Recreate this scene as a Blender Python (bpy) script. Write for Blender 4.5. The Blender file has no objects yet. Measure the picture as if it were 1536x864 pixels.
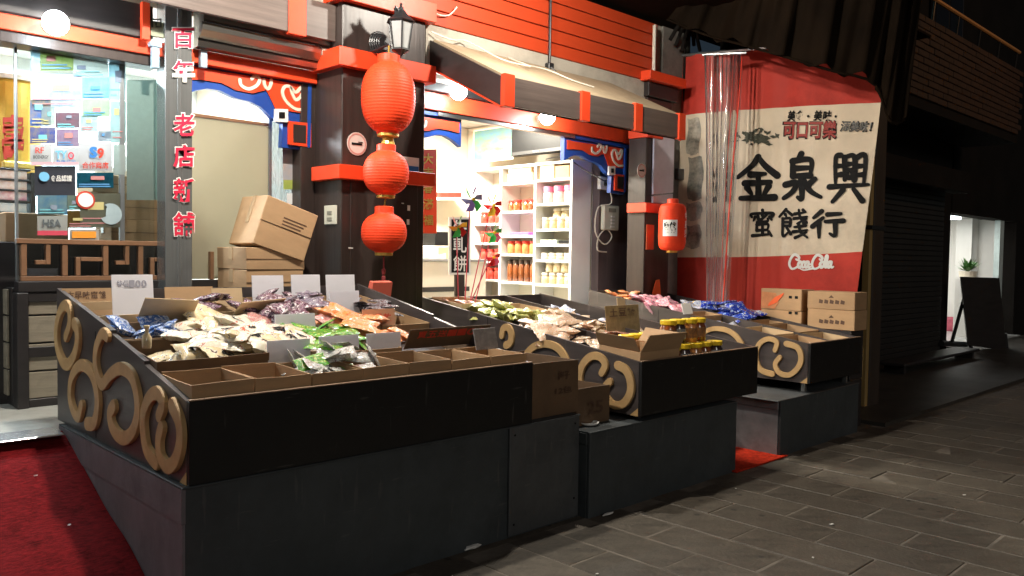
import bpy, bmesh, math, random
from mathutils import Vector, Matrix, Euler, noise
random.seed(7)
rad = math.radians
scene = bpy.context.scene
col = scene.collection

# ------------------------------------------------------------------ camera
F, CX, CY = 1233.0, 768.0, 432.0            # photo pixels
CAMZ = 1.5
def cam_axes(yaw, pitch, roll):
    f = Vector((math.sin(yaw)*math.cos(pitch), math.cos(yaw)*math.cos(pitch), -math.sin(pitch)))
    r = Vector((math.cos(yaw), -math.sin(yaw), 0)); d = f.cross(r)
    c, s = math.cos(roll), math.sin(roll)
    return c*r+s*d, -s*r+c*d, f
AR, AD, AF = cam_axes(rad(44.1), rad(2.23), rad(-0.84))
cd = bpy.data.cameras.new('camera'); cam = bpy.data.objects.new('camera', cd); col.objects.link(cam)
cd.sensor_width = 36.0; cd.lens = F/1536*36; cd.clip_start = 0.05; cd.clip_end = 500
cam.matrix_world = Matrix(((AR.x, -AD.x, -AF.x, 0), (AR.y, -AD.y, -AF.y, 0), (AR.z, -AD.z, -AF.z, CAMZ), (0, 0, 0, 1)))
scene.camera = cam

# ------------------------------------------------------------------ night sky, street-side fill, exposure
SUN_EL, SUN_AZ = rad(20), rad(205)
w = bpy.data.worlds.new('World'); scene.world = w; w.use_nodes = True
nt = w.node_tree; bg = nt.nodes['Background']
sk = nt.nodes.new('ShaderNodeTexSky'); sk.sky_type = 'NISHITA'; sk.sun_disc = False
sk.sun_elevation = SUN_EL; sk.sun_rotation = SUN_AZ
nt.links.new(sk.outputs[0], bg.inputs[0]); bg.inputs[1].default_value = 0.006
sl = bpy.data.lights.new('moon', 'SUN'); sl.energy = 0.34; sl.angle = rad(14); sl.color = (1, .96, .9)  # sun lamp added as soft fill from the street side
so = bpy.data.objects.new('moon', sl); col.objects.link(so)
so.rotation_euler = Vector((math.sin(SUN_AZ)*math.cos(SUN_EL), math.cos(SUN_AZ)*math.cos(SUN_EL), math.sin(SUN_EL))).to_track_quat('Z', 'Y').to_euler()
so.location = (0, -10, 12)
vs = scene.view_settings; vs.view_transform = 'Standard'; vs.look = 'None'; vs.gamma = 1.0; vs.exposure = 0.0; vs.use_curve_mapping = False
scene.cycles.use_denoising = True
scene.cycles.max_bounces = 8; scene.cycles.transparent_max_bounces = 16
scene.cycles.sample_clamp_indirect = 4.0
scene.cycles.caustics_reflective = False; scene.cycles.caustics_refractive = False

# ------------------------------------------------------------------ pixel -> place
C0 = Vector((0, 0, CAMZ))
def ray(u, v): return AR*((u-CX)/F) + AD*((v-CY)/F) + AF
def on(u, v, ax, val):
    d = ray(u, v); return C0 + d*((val-C0[ax])/d[ax])
def PX(u, v, x): return on(u, v, 0, x)
def PY(u, v, y): return on(u, v, 1, y)
def PZ(u, v, z): return on(u, v, 2, z)

# ------------------------------------------------------------------ materials
MATS = {}
def mat(name, c, rough=.55, var=.15, scale=6, stretch=(1, 1, 1), bump=0, bscale=60, metal=0, rand=0, coat=0, spec=.5, emit=0, c2=None, spots=0, scuff=0, gum=0):
    if name in MATS: return MATS[name]
    m = bpy.data.materials.new(name); m.use_nodes = True; MATS[name] = m
    n = m.node_tree.nodes; l = m.node_tree.links; b = n['Principled BSDF']
    b.inputs['Roughness'].default_value = rough; b.inputs['Metallic'].default_value = metal
    b.inputs['Coat Weight'].default_value = coat; b.inputs['Specular IOR Level'].default_value = spec
    tc = n.new('ShaderNodeTexCoord'); mp = n.new('ShaderNodeMapping'); mp.inputs['Scale'].default_value = stretch
    l.new(tc.outputs['Object'], mp.inputs[0])
    nz = n.new('ShaderNodeTexNoise'); nz.inputs['Scale'].default_value = scale; nz.inputs['Detail'].default_value = 6; nz.inputs['Roughness'].default_value = .65
    l.new(mp.outputs[0], nz.inputs[0])
    mr = n.new('ShaderNodeMapRange'); mr.inputs[1].default_value = .3; mr.inputs[2].default_value = .7; l.new(nz.outputs[0], mr.inputs[0])
    mx = n.new('ShaderNodeMix'); mx.data_type = 'RGBA'; l.new(mr.outputs[0], mx.inputs[0])
    lo = tuple(max(0, k*(1-var)) for k in c); hi = tuple(min(1, k*(1+var)) for k in c)
    if c2: lo, hi = c, c2
    mx.inputs[6].default_value = (*lo, 1); mx.inputs[7].default_value = (*hi, 1)
    out = mx.outputs[2]
    if spots:
        n2 = n.new('ShaderNodeTexNoise'); n2.inputs['Scale'].default_value = scale*.35; n2.inputs['Detail'].default_value = 8; n2.inputs['Roughness'].default_value = .75
        l.new(tc.outputs['Object'], n2.inputs[0])
        r2 = n.new('ShaderNodeMapRange'); r2.inputs[1].default_value = .52; r2.inputs[2].default_value = .68; r2.inputs[3].default_value = 1; r2.inputs[4].default_value = 1-spots
        l.new(n2.outputs[0], r2.inputs[0])
        hs = n.new('ShaderNodeHueSaturation'); l.new(out, hs.inputs['Color']); l.new(r2.outputs[0], hs.inputs['Value']); out = hs.outputs[0]
        rr = n.new('ShaderNodeMapRange'); rr.inputs[3].default_value = max(0, rough-.12); rr.inputs[4].default_value = min(1, rough+.15)
        l.new(n2.outputs[0], rr.inputs[0]); l.new(rr.outputs[0], b.inputs['Roughness'])
    if scuff:
        for (st, sc_, lo_, hi_) in (((1, 1, .12), 26, .66, .72), ((.15, .15, 1.6), 30, .68, .73), ((1, 1, 1), 90, .7, .74)):
            m4 = n.new('ShaderNodeMapping'); m4.inputs['Scale'].default_value = st; m4.inputs['Location'].default_value = (sc_, lo_, 1); l.new(tc.outputs['Object'], m4.inputs[0])
            n4 = n.new('ShaderNodeTexNoise'); n4.inputs['Scale'].default_value = sc_; n4.inputs['Detail'].default_value = 3; l.new(m4.outputs[0], n4.inputs[0])
            r4 = n.new('ShaderNodeMapRange'); r4.inputs[1].default_value = lo_; r4.inputs[2].default_value = hi_; r4.inputs[4].default_value = scuff; l.new(n4.outputs[0], r4.inputs[0])
            x4 = n.new('ShaderNodeMix'); x4.data_type = 'RGBA'; l.new(r4.outputs[0], x4.inputs[0]); l.new(out, x4.inputs[6]); x4.inputs[7].default_value = (.22, .2, .18, 1); out = x4.outputs[2]
    if gum:
        oi2 = n.new('ShaderNodeObjectInfo'); a5 = n.new('ShaderNodeVectorMath'); a5.operation = 'ADD'; l.new(tc.outputs['Object'], a5.inputs[0]); l.new(oi2.outputs['Location'], a5.inputs[1])
        v5 = n.new('ShaderNodeTexVoronoi'); v5.inputs['Scale'].default_value = 7; l.new(a5.outputs[0], v5.inputs[0])
        r5 = n.new('ShaderNodeMapRange'); r5.inputs[1].default_value = .10; r5.inputs[2].default_value = .16; r5.inputs[3].default_value = gum; r5.inputs[4].default_value = 0; l.new(v5.outputs['Distance'], r5.inputs[0])
        n5 = n.new('ShaderNodeTexNoise'); n5.inputs['Scale'].default_value = 2.2; l.new(a5.outputs[0], n5.inputs[0]); m5 = n.new('ShaderNodeMath'); m5.operation = 'GREATER_THAN'; m5.inputs[1].default_value = .52; l.new(n5.outputs[0], m5.inputs[0])
        k5 = n.new('ShaderNodeMath'); k5.operation = 'MULTIPLY'; l.new(r5.outputs[0], k5.inputs[0]); l.new(m5.outputs[0], k5.inputs[1])
        x5 = n.new('ShaderNodeMix'); x5.data_type = 'RGBA'; l.new(k5.outputs[0], x5.inputs[0]); l.new(out, x5.inputs[6]); x5.inputs[7].default_value = (.02, .018, .016, 1); out = x5.outputs[2]
    if rand:
        oi = n.new('ShaderNodeObjectInfo'); r3 = n.new('ShaderNodeMapRange'); r3.inputs[3].default_value = 1-rand; r3.inputs[4].default_value = 1+rand
        l.new(oi.outputs['Random'], r3.inputs[0])
        h3 = n.new('ShaderNodeHueSaturation'); l.new(out, h3.inputs['Color']); l.new(r3.outputs[0], h3.inputs['Value']); out = h3.outputs[0]
    l.new(out, b.inputs['Base Color'])
    if bump:
        n3 = n.new('ShaderNodeTexNoise'); n3.inputs['Scale'].default_value = bscale; n3.inputs['Detail'].default_value = 4
        l.new(mp.outputs[0], n3.inputs[0]); bp = n.new('ShaderNodeBump'); bp.inputs['Strength'].default_value = bump; bp.inputs['Distance'].default_value = .01
        l.new(n3.outputs[0], bp.inputs['Height']); l.new(bp.outputs[0], b.inputs['Normal'])
    if emit:
        b.inputs['Emission Color'].default_value = (*c, 1); b.inputs['Emission Strength'].default_value = emit
    return m
def glassy(name, tint, gloss=.1, film=.0, rough=.03):
    m = bpy.data.materials.new(name); m.use_nodes = True; MATS[name] = m
    n = m.node_tree.nodes; l = m.node_tree.links; n.remove(n['Principled BSDF']); out = n['Material Output']
    t = n.new('ShaderNodeBsdfTransparent'); t.inputs[0].default_value = (*tint, 1)
    g = n.new('ShaderNodeBsdfGlossy'); g.inputs['Roughness'].default_value = rough
    fr = n.new('ShaderNodeFresnel'); fr.inputs[0].default_value = 1.5
    ad = n.new('ShaderNodeMath'); ad.operation = 'ADD'; ad.inputs[1].default_value = gloss; l.new(fr.outputs[0], ad.inputs[0])
    m1 = n.new('ShaderNodeMixShader'); l.new(ad.outputs[0], m1.inputs[0]); l.new(t.outputs[0], m1.inputs[1]); l.new(g.outputs[0], m1.inputs[2])
    last = m1
    if film:
        d = n.new('ShaderNodeBsdfTranslucent'); d.inputs[0].default_value = (.85, .85, .85, 1)
        d2 = n.new('ShaderNodeBsdfDiffuse'); d2.inputs[0].default_value = (.8, .8, .82, 1)
        dm = n.new('ShaderNodeMixShader'); l.new(d.outputs[0], dm.inputs[1]); l.new(d2.outputs[0], dm.inputs[2])
        nz = n.new('ShaderNodeTexNoise'); nz.inputs['Scale'].default_value = 9; tc = n.new('ShaderNodeTexCoord'); mpp = n.new('ShaderNodeMapping'); mpp.inputs['Scale'].default_value = (5, 5, .25); l.new(tc.outputs['Object'], mpp.inputs[0]); l.new(mpp.outputs[0], nz.inputs[0])
        mr = n.new('ShaderNodeMapRange'); mr.inputs[1].default_value = .35; mr.inputs[2].default_value = .75; mr.inputs[3].default_value = film*.4; mr.inputs[4].default_value = film*1.6; l.new(nz.outputs[0], mr.inputs[0])
        m2 = n.new('ShaderNodeMixShader'); l.new(mr.outputs[0], m2.inputs[0]); l.new(m1.outputs[0], m2.inputs[1]); l.new(dm.outputs[0], m2.inputs[2]); last = m2
    l.new(last.outputs[0], out.inputs[0]); return m
def printed(name, base, inks, scale=9, rough=.25, amount=.5, coat=.6, bump=.25):
    """wrapping film with blotches of printing ink and crinkles"""
    m = bpy.data.materials.new(name); m.use_nodes = True; MATS[name] = m
    n = m.node_tree.nodes; l = m.node_tree.links; b = n['Principled BSDF']
    b.inputs['Roughness'].default_value = rough; b.inputs['Coat Weight'].default_value = coat; b.inputs['Coat Roughness'].default_value = .12
    tc = n.new('ShaderNodeTexCoord'); oi = n.new('ShaderNodeObjectInfo'); ad = n.new('ShaderNodeVectorMath'); ad.operation = 'ADD'
    sc = n.new('ShaderNodeVectorMath'); sc.operation = 'SCALE'; sc.inputs[3].default_value = 37; cb = n.new('ShaderNodeCombineXYZ')
    for i in range(3): l.new(oi.outputs['Random'], cb.inputs[i])
    l.new(cb.outputs[0], sc.inputs[0]); l.new(tc.outputs['Object'], ad.inputs[0]); l.new(sc.outputs[0], ad.inputs[1])
    vo = n.new('ShaderNodeTexNoise'); vo.inputs['Scale'].default_value = scale; vo.inputs['Detail'].default_value = 3; vo.inputs['Distortion'].default_value = .8; l.new(ad.outputs[0], vo.inputs[0])
    rp = n.new('ShaderNodeValToRGB'); rp.color_ramp.interpolation = 'CONSTANT'
    e = rp.color_ramp.elements; e[0].position = 0; e[0].color = (*base, 1); e[1].position = 1-amount; e[1].color = (*inks[0], 1)
    for i, k in enumerate(inks[1:]):
        q = e.new(min(.98, 1-amount+(i+1)*amount/(len(inks)+.6)*.45)); q.color = (*k, 1)
    l.new(vo.outputs[0], rp.inputs[0]); l.new(rp.outputs[0], b.inputs['Base Color'])
    n3 = n.new('ShaderNodeTexNoise'); n3.inputs['Scale'].default_value = 28; n3.inputs['Distortion'].default_value = 1.5; l.new(ad.outputs[0], n3.inputs[0])
    bp = n.new('ShaderNodeBump'); bp.inputs['Strength'].default_value = bump; bp.inputs['Distance'].default_value = .02; l.new(n3.outputs[0], bp.inputs['Height']); l.new(bp.outputs[0], b.inputs['Normal'])
    return m

M = dict(
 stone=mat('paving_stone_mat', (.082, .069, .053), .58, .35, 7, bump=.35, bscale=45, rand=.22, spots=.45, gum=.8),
 grout=mat('grout_mat', (.15, .13, .105), .8, .4, 5),
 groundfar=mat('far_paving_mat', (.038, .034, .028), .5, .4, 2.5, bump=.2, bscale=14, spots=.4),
 tile=mat('floor_tile_mat', (.33, .33, .3), .35, .12, 5, spots=.25),
 carpet=mat('carpet_mat', (.17, .007, .009), .95, .5, 30, (1, 4, 1), bump=.8, bscale=160, spec=.1, spots=.5),
 carpet2=mat('carpet_orange_mat', (.5, .03, .01), .95, .4, 30, bump=.6, bscale=160, spec=.1),
 wood=mat('dark_wood_mat', (.035, .024, .021), .38, .35, 9, (1.5, 1.5, .12), bump=.12, bscale=30, spec=.45),
 fascia=mat('grey_wood_mat', (.105, .08, .07), .42, .3, 8, (.15, 1.5, 2.5), bump=.12, bscale=30),
 blackwood=mat('black_wood_mat', (.02, .017, .017), .45, .3, 8, (.2, 1, 2)),
 red=mat('red_paint_mat', (.74, .06, .016), .42, .1, 4, spots=.16),
 clad=mat('red_cladding_mat', (.50, .05, .012), .5, .12, 3, (.3, 1, 1), bump=.1, bscale=18, spots=.2),
 gap=mat('dark_gap_mat', (.02, .006, .004), .9),
 canopy=mat('canopy_sheet_mat', (.32, .25, .16), .7, .15, 3, spots=.25),
 plaster=mat('stained_plaster_mat', (.4, .36, .3), .85, .2, 3, bump=.1, spots=.35),
 white=mat('white_paint_mat', (.8, .79, .76), .5, .04, 3),
 warmwhite=mat('cream_wall_mat', (.8, .74, .62), .6, .05, 2),
 concrete=mat('concrete_mat', (.2, .19, .17), .85, .25, 4, bump=.2, spots=.4),
 steel=mat('brushed_steel_mat', (.3, .31, .31), .25, .12, 9, (8, 8, .15), metal=.7),
 steelh=mat('shutter_steel_mat', (.5, .48, .44), .28, .12, 9, (.15, 8, 8), metal=1),
 blue=mat('blue_paint_mat', (.012, .06, .3), .4, .08, 4),
 ivory=mat('ivory_paint_mat', (.75, .68, .55), .4, .06, 4),
 stallside=mat('stall_side_mat', (.055, .045, .043), .4, .3, 10, (1, .15, 1.5), bump=.1, bscale=30, scuff=.22),
 stallfront=mat('stall_front_mat', (.004, .0038, .0038), .5, .35, 6, spots=.2, scuff=.16),
 stalledge=mat('stall_edge_mat', (.25, .16, .1), .6, .2, 10),
 base=mat('plinth_steel_mat', (.042, .05, .054), .6, .25, 3, bump=.12, bscale=60, spots=.45, scuff=.14),
 basecon=mat('plinth_side_mat', (.14, .128, .14), .7, .3, 4, (1, 1, .5), bump=.15, spots=.4, scuff=.3),
 panel=mat('plinth_cover_mat', (.085, .09, .094), .5, .25, 3.5, bump=.1, metal=.3, spots=.35, scuff=.2),
 gold=mat('golden_wood_mat', (.46, .29, .125), .6, .2, 7, spots=.3, bump=.12, bscale=25),
 card=mat('cardboard_mat', (.40, .25, .13), .75, .1, 5, (1, 1, 3), rand=.14, bump=.08, bscale=80),
 cardlight=mat('light_cardboard_mat', (.5, .36, .21), .75, .1, 5, rand=.1),
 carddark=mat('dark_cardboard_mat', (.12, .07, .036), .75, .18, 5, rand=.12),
 tape=mat('parcel_tape_mat', (.42, .29, .17), .25, .05, 3, coat=.5),
 paper=mat('paper_mat', (.8, .79, .75), .7, .05, 4),
 ink=mat('black_ink_mat', (.006, .006, .006), .7, .05, spec=.2),
 brownink=mat('brown_ink_mat', (.09, .045, .025), .7, .1),
 redink=mat('red_ink_mat', (.5, .04, .02), .6, .05),
 lantern=mat('lantern_paper_mat', (.83, .058, .015), .55, .12, 3, spec=.25, spots=.12),
 goldfoil=mat('gold_foil_mat', (.7, .45, .1), .35, .2, 20, metal=.6),
 iron=mat('black_iron_mat', (.025, .025, .027), .4, .2, 20, metal=.3),
 frost=mat('frosted_glass_mat', (.35, .36, .36), .25, .1, 5, coat=.4),
 brownwood=mat('brown_wood_mat', (.2, .1, .05), .5, .2, 8, (.3, 1, 1)),
 palewood=mat('pale_weathered_wood_mat', (.22, .19, .14), .7, .3, 7, (.25, 1, 2), bump=.15, spots=.3),
 pink=mat('pink_red_letter_mat', (.62, .02, .06), .4, .04),
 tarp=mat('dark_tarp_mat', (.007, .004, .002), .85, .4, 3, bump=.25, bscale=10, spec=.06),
 bannerwhite=mat('banner_cloth_mat', (.72, .61, .46), .75, .1, 2.5, bump=.05, spots=.22),
 bannerred=mat('banner_red_mat', (.5, .033, .018), .7, .12, 2.5, spots=.3),
 slat=mat('dark_slat_mat', (.016, .015, .014), .5, .25, 6),
 brick=mat('balcony_brick_mat', (.035, .015, .006), .8, .25, 6, bump=.2, rand=.15),
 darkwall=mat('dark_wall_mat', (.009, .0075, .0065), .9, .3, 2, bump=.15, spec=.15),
 cable=mat('white_cable_mat', (.62, .58, .5), .5, .05),
 cableblack=mat('black_cable_mat', (.02, .02, .02), .5, .05),
 plastic=mat('cream_plastic_mat', (.6, .6, .5), .4, .04),
 tv=mat('television_mat', (.006, .006, .007), .35, .05, 3, spec=.15),
 yellowlid=mat('yellow_lid_mat', (.75, .5, .02), .35, .05),
 redlid=mat('red_lid_mat', (.5, .03, .02), .35, .05),
 jarbrown=mat('amber_jar_mat', (.22, .06, .015), .1, .5, 30, coat=.8, rand=.3),
 jarcream=mat('cream_jar_mat', (.6, .48, .28), .15, .35, 40, coat=.8, rand=.2),
 green=mat('leaf_green_mat', (.05, .16, .03), .5, .3),
 orange=mat('orange_card_mat', (.85, .13, .03), .6, .06),
)
def frosted(name, c, fac=.55, m=None):
    m = m or mat(name, c, .2, .1, 1.2); n = m.node_tree.nodes; l = m.node_tree.links
    t = n.new('ShaderNodeBsdfTranslucent'); t.inputs[0].default_value = (*c, 1); mx = n.new('ShaderNodeMixShader'); mx.inputs[0].default_value = fac
    l.new(n['Principled BSDF'].outputs[0], mx.inputs[1]); l.new(t.outputs[0], mx.inputs[2]); l.new(mx.outputs[0], n['Material Output'].inputs[0]); return m
M['frostdoor'] = frosted('frosted_door_glass_mat', (.36, .33, .26))
M['board'] = frosted('white_corrugated_board_mat', (.84, .83, .87), .3)
M['glass'] = glassy('window_glass_mat', (.93, .98, .99), .04)
M['strip'] = glassy('clear_plastic_strip_mat', (.95, .95, .95), .12, .26, .1)
M['sideglass'] = glassy('grey_side_glass_mat', (.3, .34, .36), .05, .25, .05)
M['clearbag'] = glassy('clear_bag_mat', (.95, .95, .95), .12, .12, .1)
def emis(name, c, s):
    m = mat(name, c, .5, 0, emit=s); return m
PK = dict(
 white=printed('white_bag_print', (.76, .7, .54), [(.78, .75, .68), (.7, .66, .55), (.55, .12, .06), (.76, .72, .62)], 7, amount=.5),
 cream=printed('cream_bag_print', (.68, .55, .33), [(.6, .47, .25), (.72, .68, .6), (.08, .05, .03)], 8, amount=.5),
 blue=printed('blue_bag_print', (.05, .13, .38), [(.6, .66, .75), (.08, .2, .5), (.7, .72, .74)], 8, amount=.5),
 deepblue=printed('deep_blue_bag_print', (.01, .03, .3), [(.1, .2, .5), (.55, .6, .68), (.6, .4, .02)], 9, amount=.45),
 purple=printed('purple_bag_print', (.09, .035, .06), [(.3, .2, .26), (.04, .015, .025), (.55, .48, .5)], 6, amount=.55),
 lilac=printed('grey_violet_bag_print', (.2, .17, .22), [(.1, .08, .11), (.45, .42, .45)], 6, amount=.5),
 pinkred=printed('pink_red_bag_print', (.5, .2, .18), [(.62, .42, .38), (.25, .04, .04), (.68, .58, .52)], 12, amount=.5),
 green=printed('green_bag_print', (.06, .3, .02), [(.14, .45, .03), (.02, .12, .02), (.45, .52, .1)], 11, amount=.55),
 orange=printed('orange_fruit_bag_print', (.75, .25, .06), [(.78, .36, .14), (.7, .15, .02), (.75, .6, .45)], 13, amount=.55, rough=.3),
 silver=printed('silver_bag_print', (.62, .63, .62), [(.1, .14, .06), (.72, .72, .7), (.12, .05, .08), (.55, .5, .42)], 14, amount=.55, rough=.18),
 darkpack=printed('dark_pack_print', (.06, .045, .05), [(.3, .28, .3), (.03, .02, .02), (.5, .48, .48)], 13, amount=.5),
 yellowgreen=printed('yellow_green_bag_print', (.5, .46, .1), [(.36, .4, .05), (.62, .58, .3), (.2, .26, .03)], 14, amount=.6),
 clearorange=printed('clear_orange_bag_print', (.62, .42, .28), [(.68, .6, .5), (.6, .22, .06), (.72, .66, .6)], 10, amount=.5),
 nuts=printed('nut_bag_print', (.5, .36, .22), [(.62, .5, .36), (.36, .22, .12), (.66, .58, .48)], 18, amount=.55),
 sausage=printed('salmon_bag_print', (.46, .2, .13), [(.55, .32, .24), (.62, .5, .44), (.3, .09, .06)], 11, amount=.5),
 pinkbag=printed('bright_pink_bag_print', (.72, .22, .33), [(.75, .4, .46), (.75, .62, .6), (.55, .08, .14)], 12, amount=.55),
 silverblue=printed('silver_blue_bag_print', (.55, .58, .64), [(.04, .1, .36), (.68, .68, .7), (.5, .3, .04)], 11, amount=.5),
)

# ------------------------------------------------------------------ mesh helpers
WO = {}
def mkmesh(name, verts, faces, smooth=False):
    me = bpy.data.meshes.new(name); me.from_pydata([tuple(v) for v in verts], [], faces); me.update()
    if smooth:
        me.polygons.foreach_set('use_smooth', [True]*len(me.polygons))
    return me
def ob(name, shape, m=None, parent=None, smooth=False, recalc=True):
    """one mesh object from world-space verts; its origin sits at the bottom centre of the piece"""
    verts, faces = shape
    verts = [Vector(v) for v in verts]
    lo = Vector((min(v.x for v in verts), min(v.y for v in verts), min(v.z for v in verts)))
    hi = Vector((max(v.x for v in verts), max(v.y for v in verts), max(v.z for v in verts)))
    o0 = Vector(((lo.x+hi.x)/2, (lo.y+hi.y)/2, lo.z))
    me = mkmesh(name, [v-o0 for v in verts], faces, smooth)
    if recalc:
        bm = bmesh.new(); bm.from_mesh(me); bmesh.ops.recalc_face_normals(bm, faces=bm.faces); bm.to_mesh(me); bm.free()
    if m: me.materials.append(m if not isinstance(m, str) else M[m])
    o = bpy.data.objects.new(name, me); col.objects.link(o)
    if parent: o.parent = parent; o.location = o0-WO[parent.name]
    else: o.location = o0
    WO[o.name] = o0
    return o
def tag(o, label, cat=None, group=None, kind=None):
    if label: o['label'] = label
    if cat: o['category'] = cat
    if group: o['group'] = group
    if kind: o['kind'] = kind
    return o
def thing(name, loc, label, cat, group=None):
    o = bpy.data.objects.new(name, None); o.empty_display_size = .1; col.objects.link(o); o.location = loc; WO[o.name] = Vector(loc)
    return tag(o, label, cat, group)
def struct(name, shape, m, **k):
    o = ob(name, shape, m, **k); o['kind'] = 'structure'; return o
def merge(*sh):
    V, Fc = [], []
    for v, f in sh:
        k = len(V); V += list(v); Fc += [tuple(i+k for i in q) for q in f]
    return V, Fc
def box(x0, x1, y0, y1, z0, z1, bev=0):
    v = [(x0, y0, z0), (x1, y0, z0), (x1, y1, z0), (x0, y1, z0), (x0, y0, z1), (x1, y0, z1), (x1, y1, z1), (x0, y1, z1)]
    f = [(0, 3, 2, 1), (4, 5, 6, 7), (0, 1, 5, 4), (1, 2, 6, 5), (2, 3, 7, 6), (3, 0, 4, 7)]
    return bevel((v, f), bev) if bev else (v, f)
def bevel(sh, b, seg=1):
    me = mkmesh('tmp', *sh); bm = bmesh.new(); bm.from_mesh(me)
    bmesh.ops.bevel(bm, geom=list(bm.edges), offset=b, segments=seg, affect='EDGES', clamp_overlap=True)
    bm.verts.index_update(); r = [v.co.copy() for v in bm.verts], [tuple(v.index for v in q.verts) for q in bm.faces]
    bm.free(); bpy.data.meshes.remove(me); return r
def xf(sh, loc=(0, 0, 0), rot=(0, 0, 0), sc=(1, 1, 1)):
    mt = Matrix.LocRotScale(Vector(loc), Euler(rot), Vector(sc)); return [mt @ Vector(v) for v in sh[0]], sh[1]
def prism(poly, d):
    n = len(poly); d = Vector(d); a = [Vector(p) for p in poly]
    return a+[p+d for p in a], [tuple(range(n)), tuple(range(2*n-1, n-1, -1))]+[(i, (i+1) % n, n+(i+1) % n, n+i) for i in range(n)]
def lathe(prof, c=(0, 0, 0), n=20, sx=1, sy=1):
    V, Fc = [], []
    for r, z in prof:
        for i in range(n):
            a = 2*math.pi*i/n; V.append((c[0]+r*sx*math.cos(a), c[1]+r*sy*math.sin(a), c[2]+z))
    for k in range(len(prof)-1):
        for i in range(n): Fc.append((k*n+i, k*n+(i+1) % n, (k+1)*n+(i+1) % n, (k+1)*n+i))
    Fc.append(tuple(range(n-1, -1, -1))); Fc.append(tuple((len(prof)-1)*n+i for i in range(n)))
    return V, Fc
def smoothpts(p, k=5):
    p = [Vector(q) for q in p]; out = []
    for i in range(len(p)-1):
        a = p[max(0, i-1)]; b = p[i]; c = p[i+1]; d = p[min(len(p)-1, i+2)]
        for j in range(k):
            t = j/k; out.append(.5*((2*b)+(c-a)*t+(2*a-5*b+4*c-d)*t*t+(3*b-a-3*c+d)*t**3))
    return out+[p[-1]]
def tube(pts, r, n=7, sm=4):
    pts = smoothpts(pts, sm) if sm else [Vector(p) for p in pts]; V, Fc = [], []
    up = Vector((.13, .31, .94)).normalized()
    for i, p in enumerate(pts):
        t = (pts[min(i+1, len(pts)-1)]-pts[max(0, i-1)]).normalized(); a = t.cross(up)
        if a.length < .05: a = t.cross(Vector((1, 0, 0)))
        a.normalize(); b = t.cross(a); rr = r[i*(len(r)-1)//max(1, len(pts)-1)] if isinstance(r, (list, tuple)) else r
        for k in range(n):
            g = 2*math.pi*k/n; V.append(p+a*math.cos(g)*rr+b*math.sin(g)*rr)
    for i in range(len(pts)-1):
        for k in range(n): Fc.append((i*n+k, i*n+(k+1) % n, (i+1)*n+(k+1) % n, (i+1)*n+k))
    Fc.append(tuple(range(n-1, -1, -1))); Fc.append(tuple((len(pts)-1)*n+k for k in range(n)))
    return V, Fc
def ribbon(pts, nrm, width, thick, sm=6, taper=False, chamfer=0):
    """flat band with round ends following pts, lying in the plane with normal nrm, raised by thick along nrm"""
    nrm = Vector(nrm).normalized(); P = smoothpts(pts, sm); n = len(P); L, R = [], []
    for i, p in enumerate(P):
        t = (P[min(i+1, n-1)]-P[max(0, i-1)]).normalized(); s = nrm.cross(t).normalized()
        wd = width
        if taper: wd = width*(.45+.55*math.sin(math.pi*min(1, max(0, (i+.6)/n)))**.6) if taper is True else width*(taper[0]+(taper[1]-taper[0])*i/(n-1))
        L.append(p+s*wd/2); R.append(p-s*wd/2)
    e = (P[-1]-P[-2]).normalized(); s0 = (P[0]-P[1]).normalized()
    cap1 = [P[-1]+(L[-1]-P[-1])*math.cos(a)+e*((L[-1]-P[-1]).length)*math.sin(a) for a in (rad(36), rad(72), rad(108), rad(144))]
    cap0 = [P[0]+(R[0]-P[0])*math.cos(a)+s0*((R[0]-P[0]).length)*math.sin(a) for a in (rad(36), rad(72), rad(108), rad(144))]
    V, Fc = [], []
    d = nrm*thick
    for i in range(n): V += [L[i], R[i], L[i]+d, R[i]+d]
    for i in range(n-1):
        a, b = 4*i, 4*i+4
        Fc += [(a+2, a+3, b+3, b+2), (a, a+2, b+2, b), (a+1, b+1, b+3, a+3)]
    def cap(c, li, ri):
        k = len(V); V.extend(c); V.extend([q+d for q in c]); m = len(c)
        Fc.append(tuple([li+2]+[k+m+j for j in range(m)]+[ri+2]))
        ring = [li]+[k+j for j in range(m)]+[ri]; top = [li+2]+[k+m+j for j in range(m)]+[ri+2]
        for j in range(len(ring)-1): Fc.append((ring[j], ring[j+1], top[j+1], top[j]))
    cap(cap1, 4*(n-1), 4*(n-1)+1)
    k = len(V); m = 4; V.extend(cap0); V.extend([q+d for q in cap0])
    Fc.append(tuple([3]+[k+m+j for j in range(m)]+[2])); ring = [1]+[k+j for j in range(m)]+[0]; top = [3]+[k+m+j for j in range(m)]+[2]
    for j in range(len(ring)-1): Fc.append((ring[j], ring[j+1], top[j+1], top[j]))
    return V, Fc
_tx = {}
def textmesh(s, bold=0.0, shear=0.0):
    key = (s, bold, shear)
    if key in _tx: return _tx[key]
    c = bpy.data.curves.new('t', 'FONT'); c.body = s; c.offset = bold; c.shear = shear; c.resolution_u = 3; c.fill_mode = 'FRONT'
    o = bpy.data.objects.new('t', c); col.objects.link(o); dg = bpy.context.evaluated_depsgraph_get(); dg.update()
    me = bpy.data.meshes.new_from_object(o.evaluated_get(dg))
    V = [v.co.copy() for v in me.vertices]; Fc = [tuple(p.vertices) for p in me.polygons]
    bpy.data.objects.remove(o); bpy.data.curves.remove(c); bpy.data.meshes.remove(me)
    if V:
        x0 = min(v.x for v in V); x1 = max(v.x for v in V); y0 = min(v.y for v in V); y1 = max(v.y for v in V)
        V = [((v.x-x0)/(x1-x0), (v.y-y0)/(y1-y0)) for v in V]
    _tx[key] = (V, Fc); return V, Fc
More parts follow.
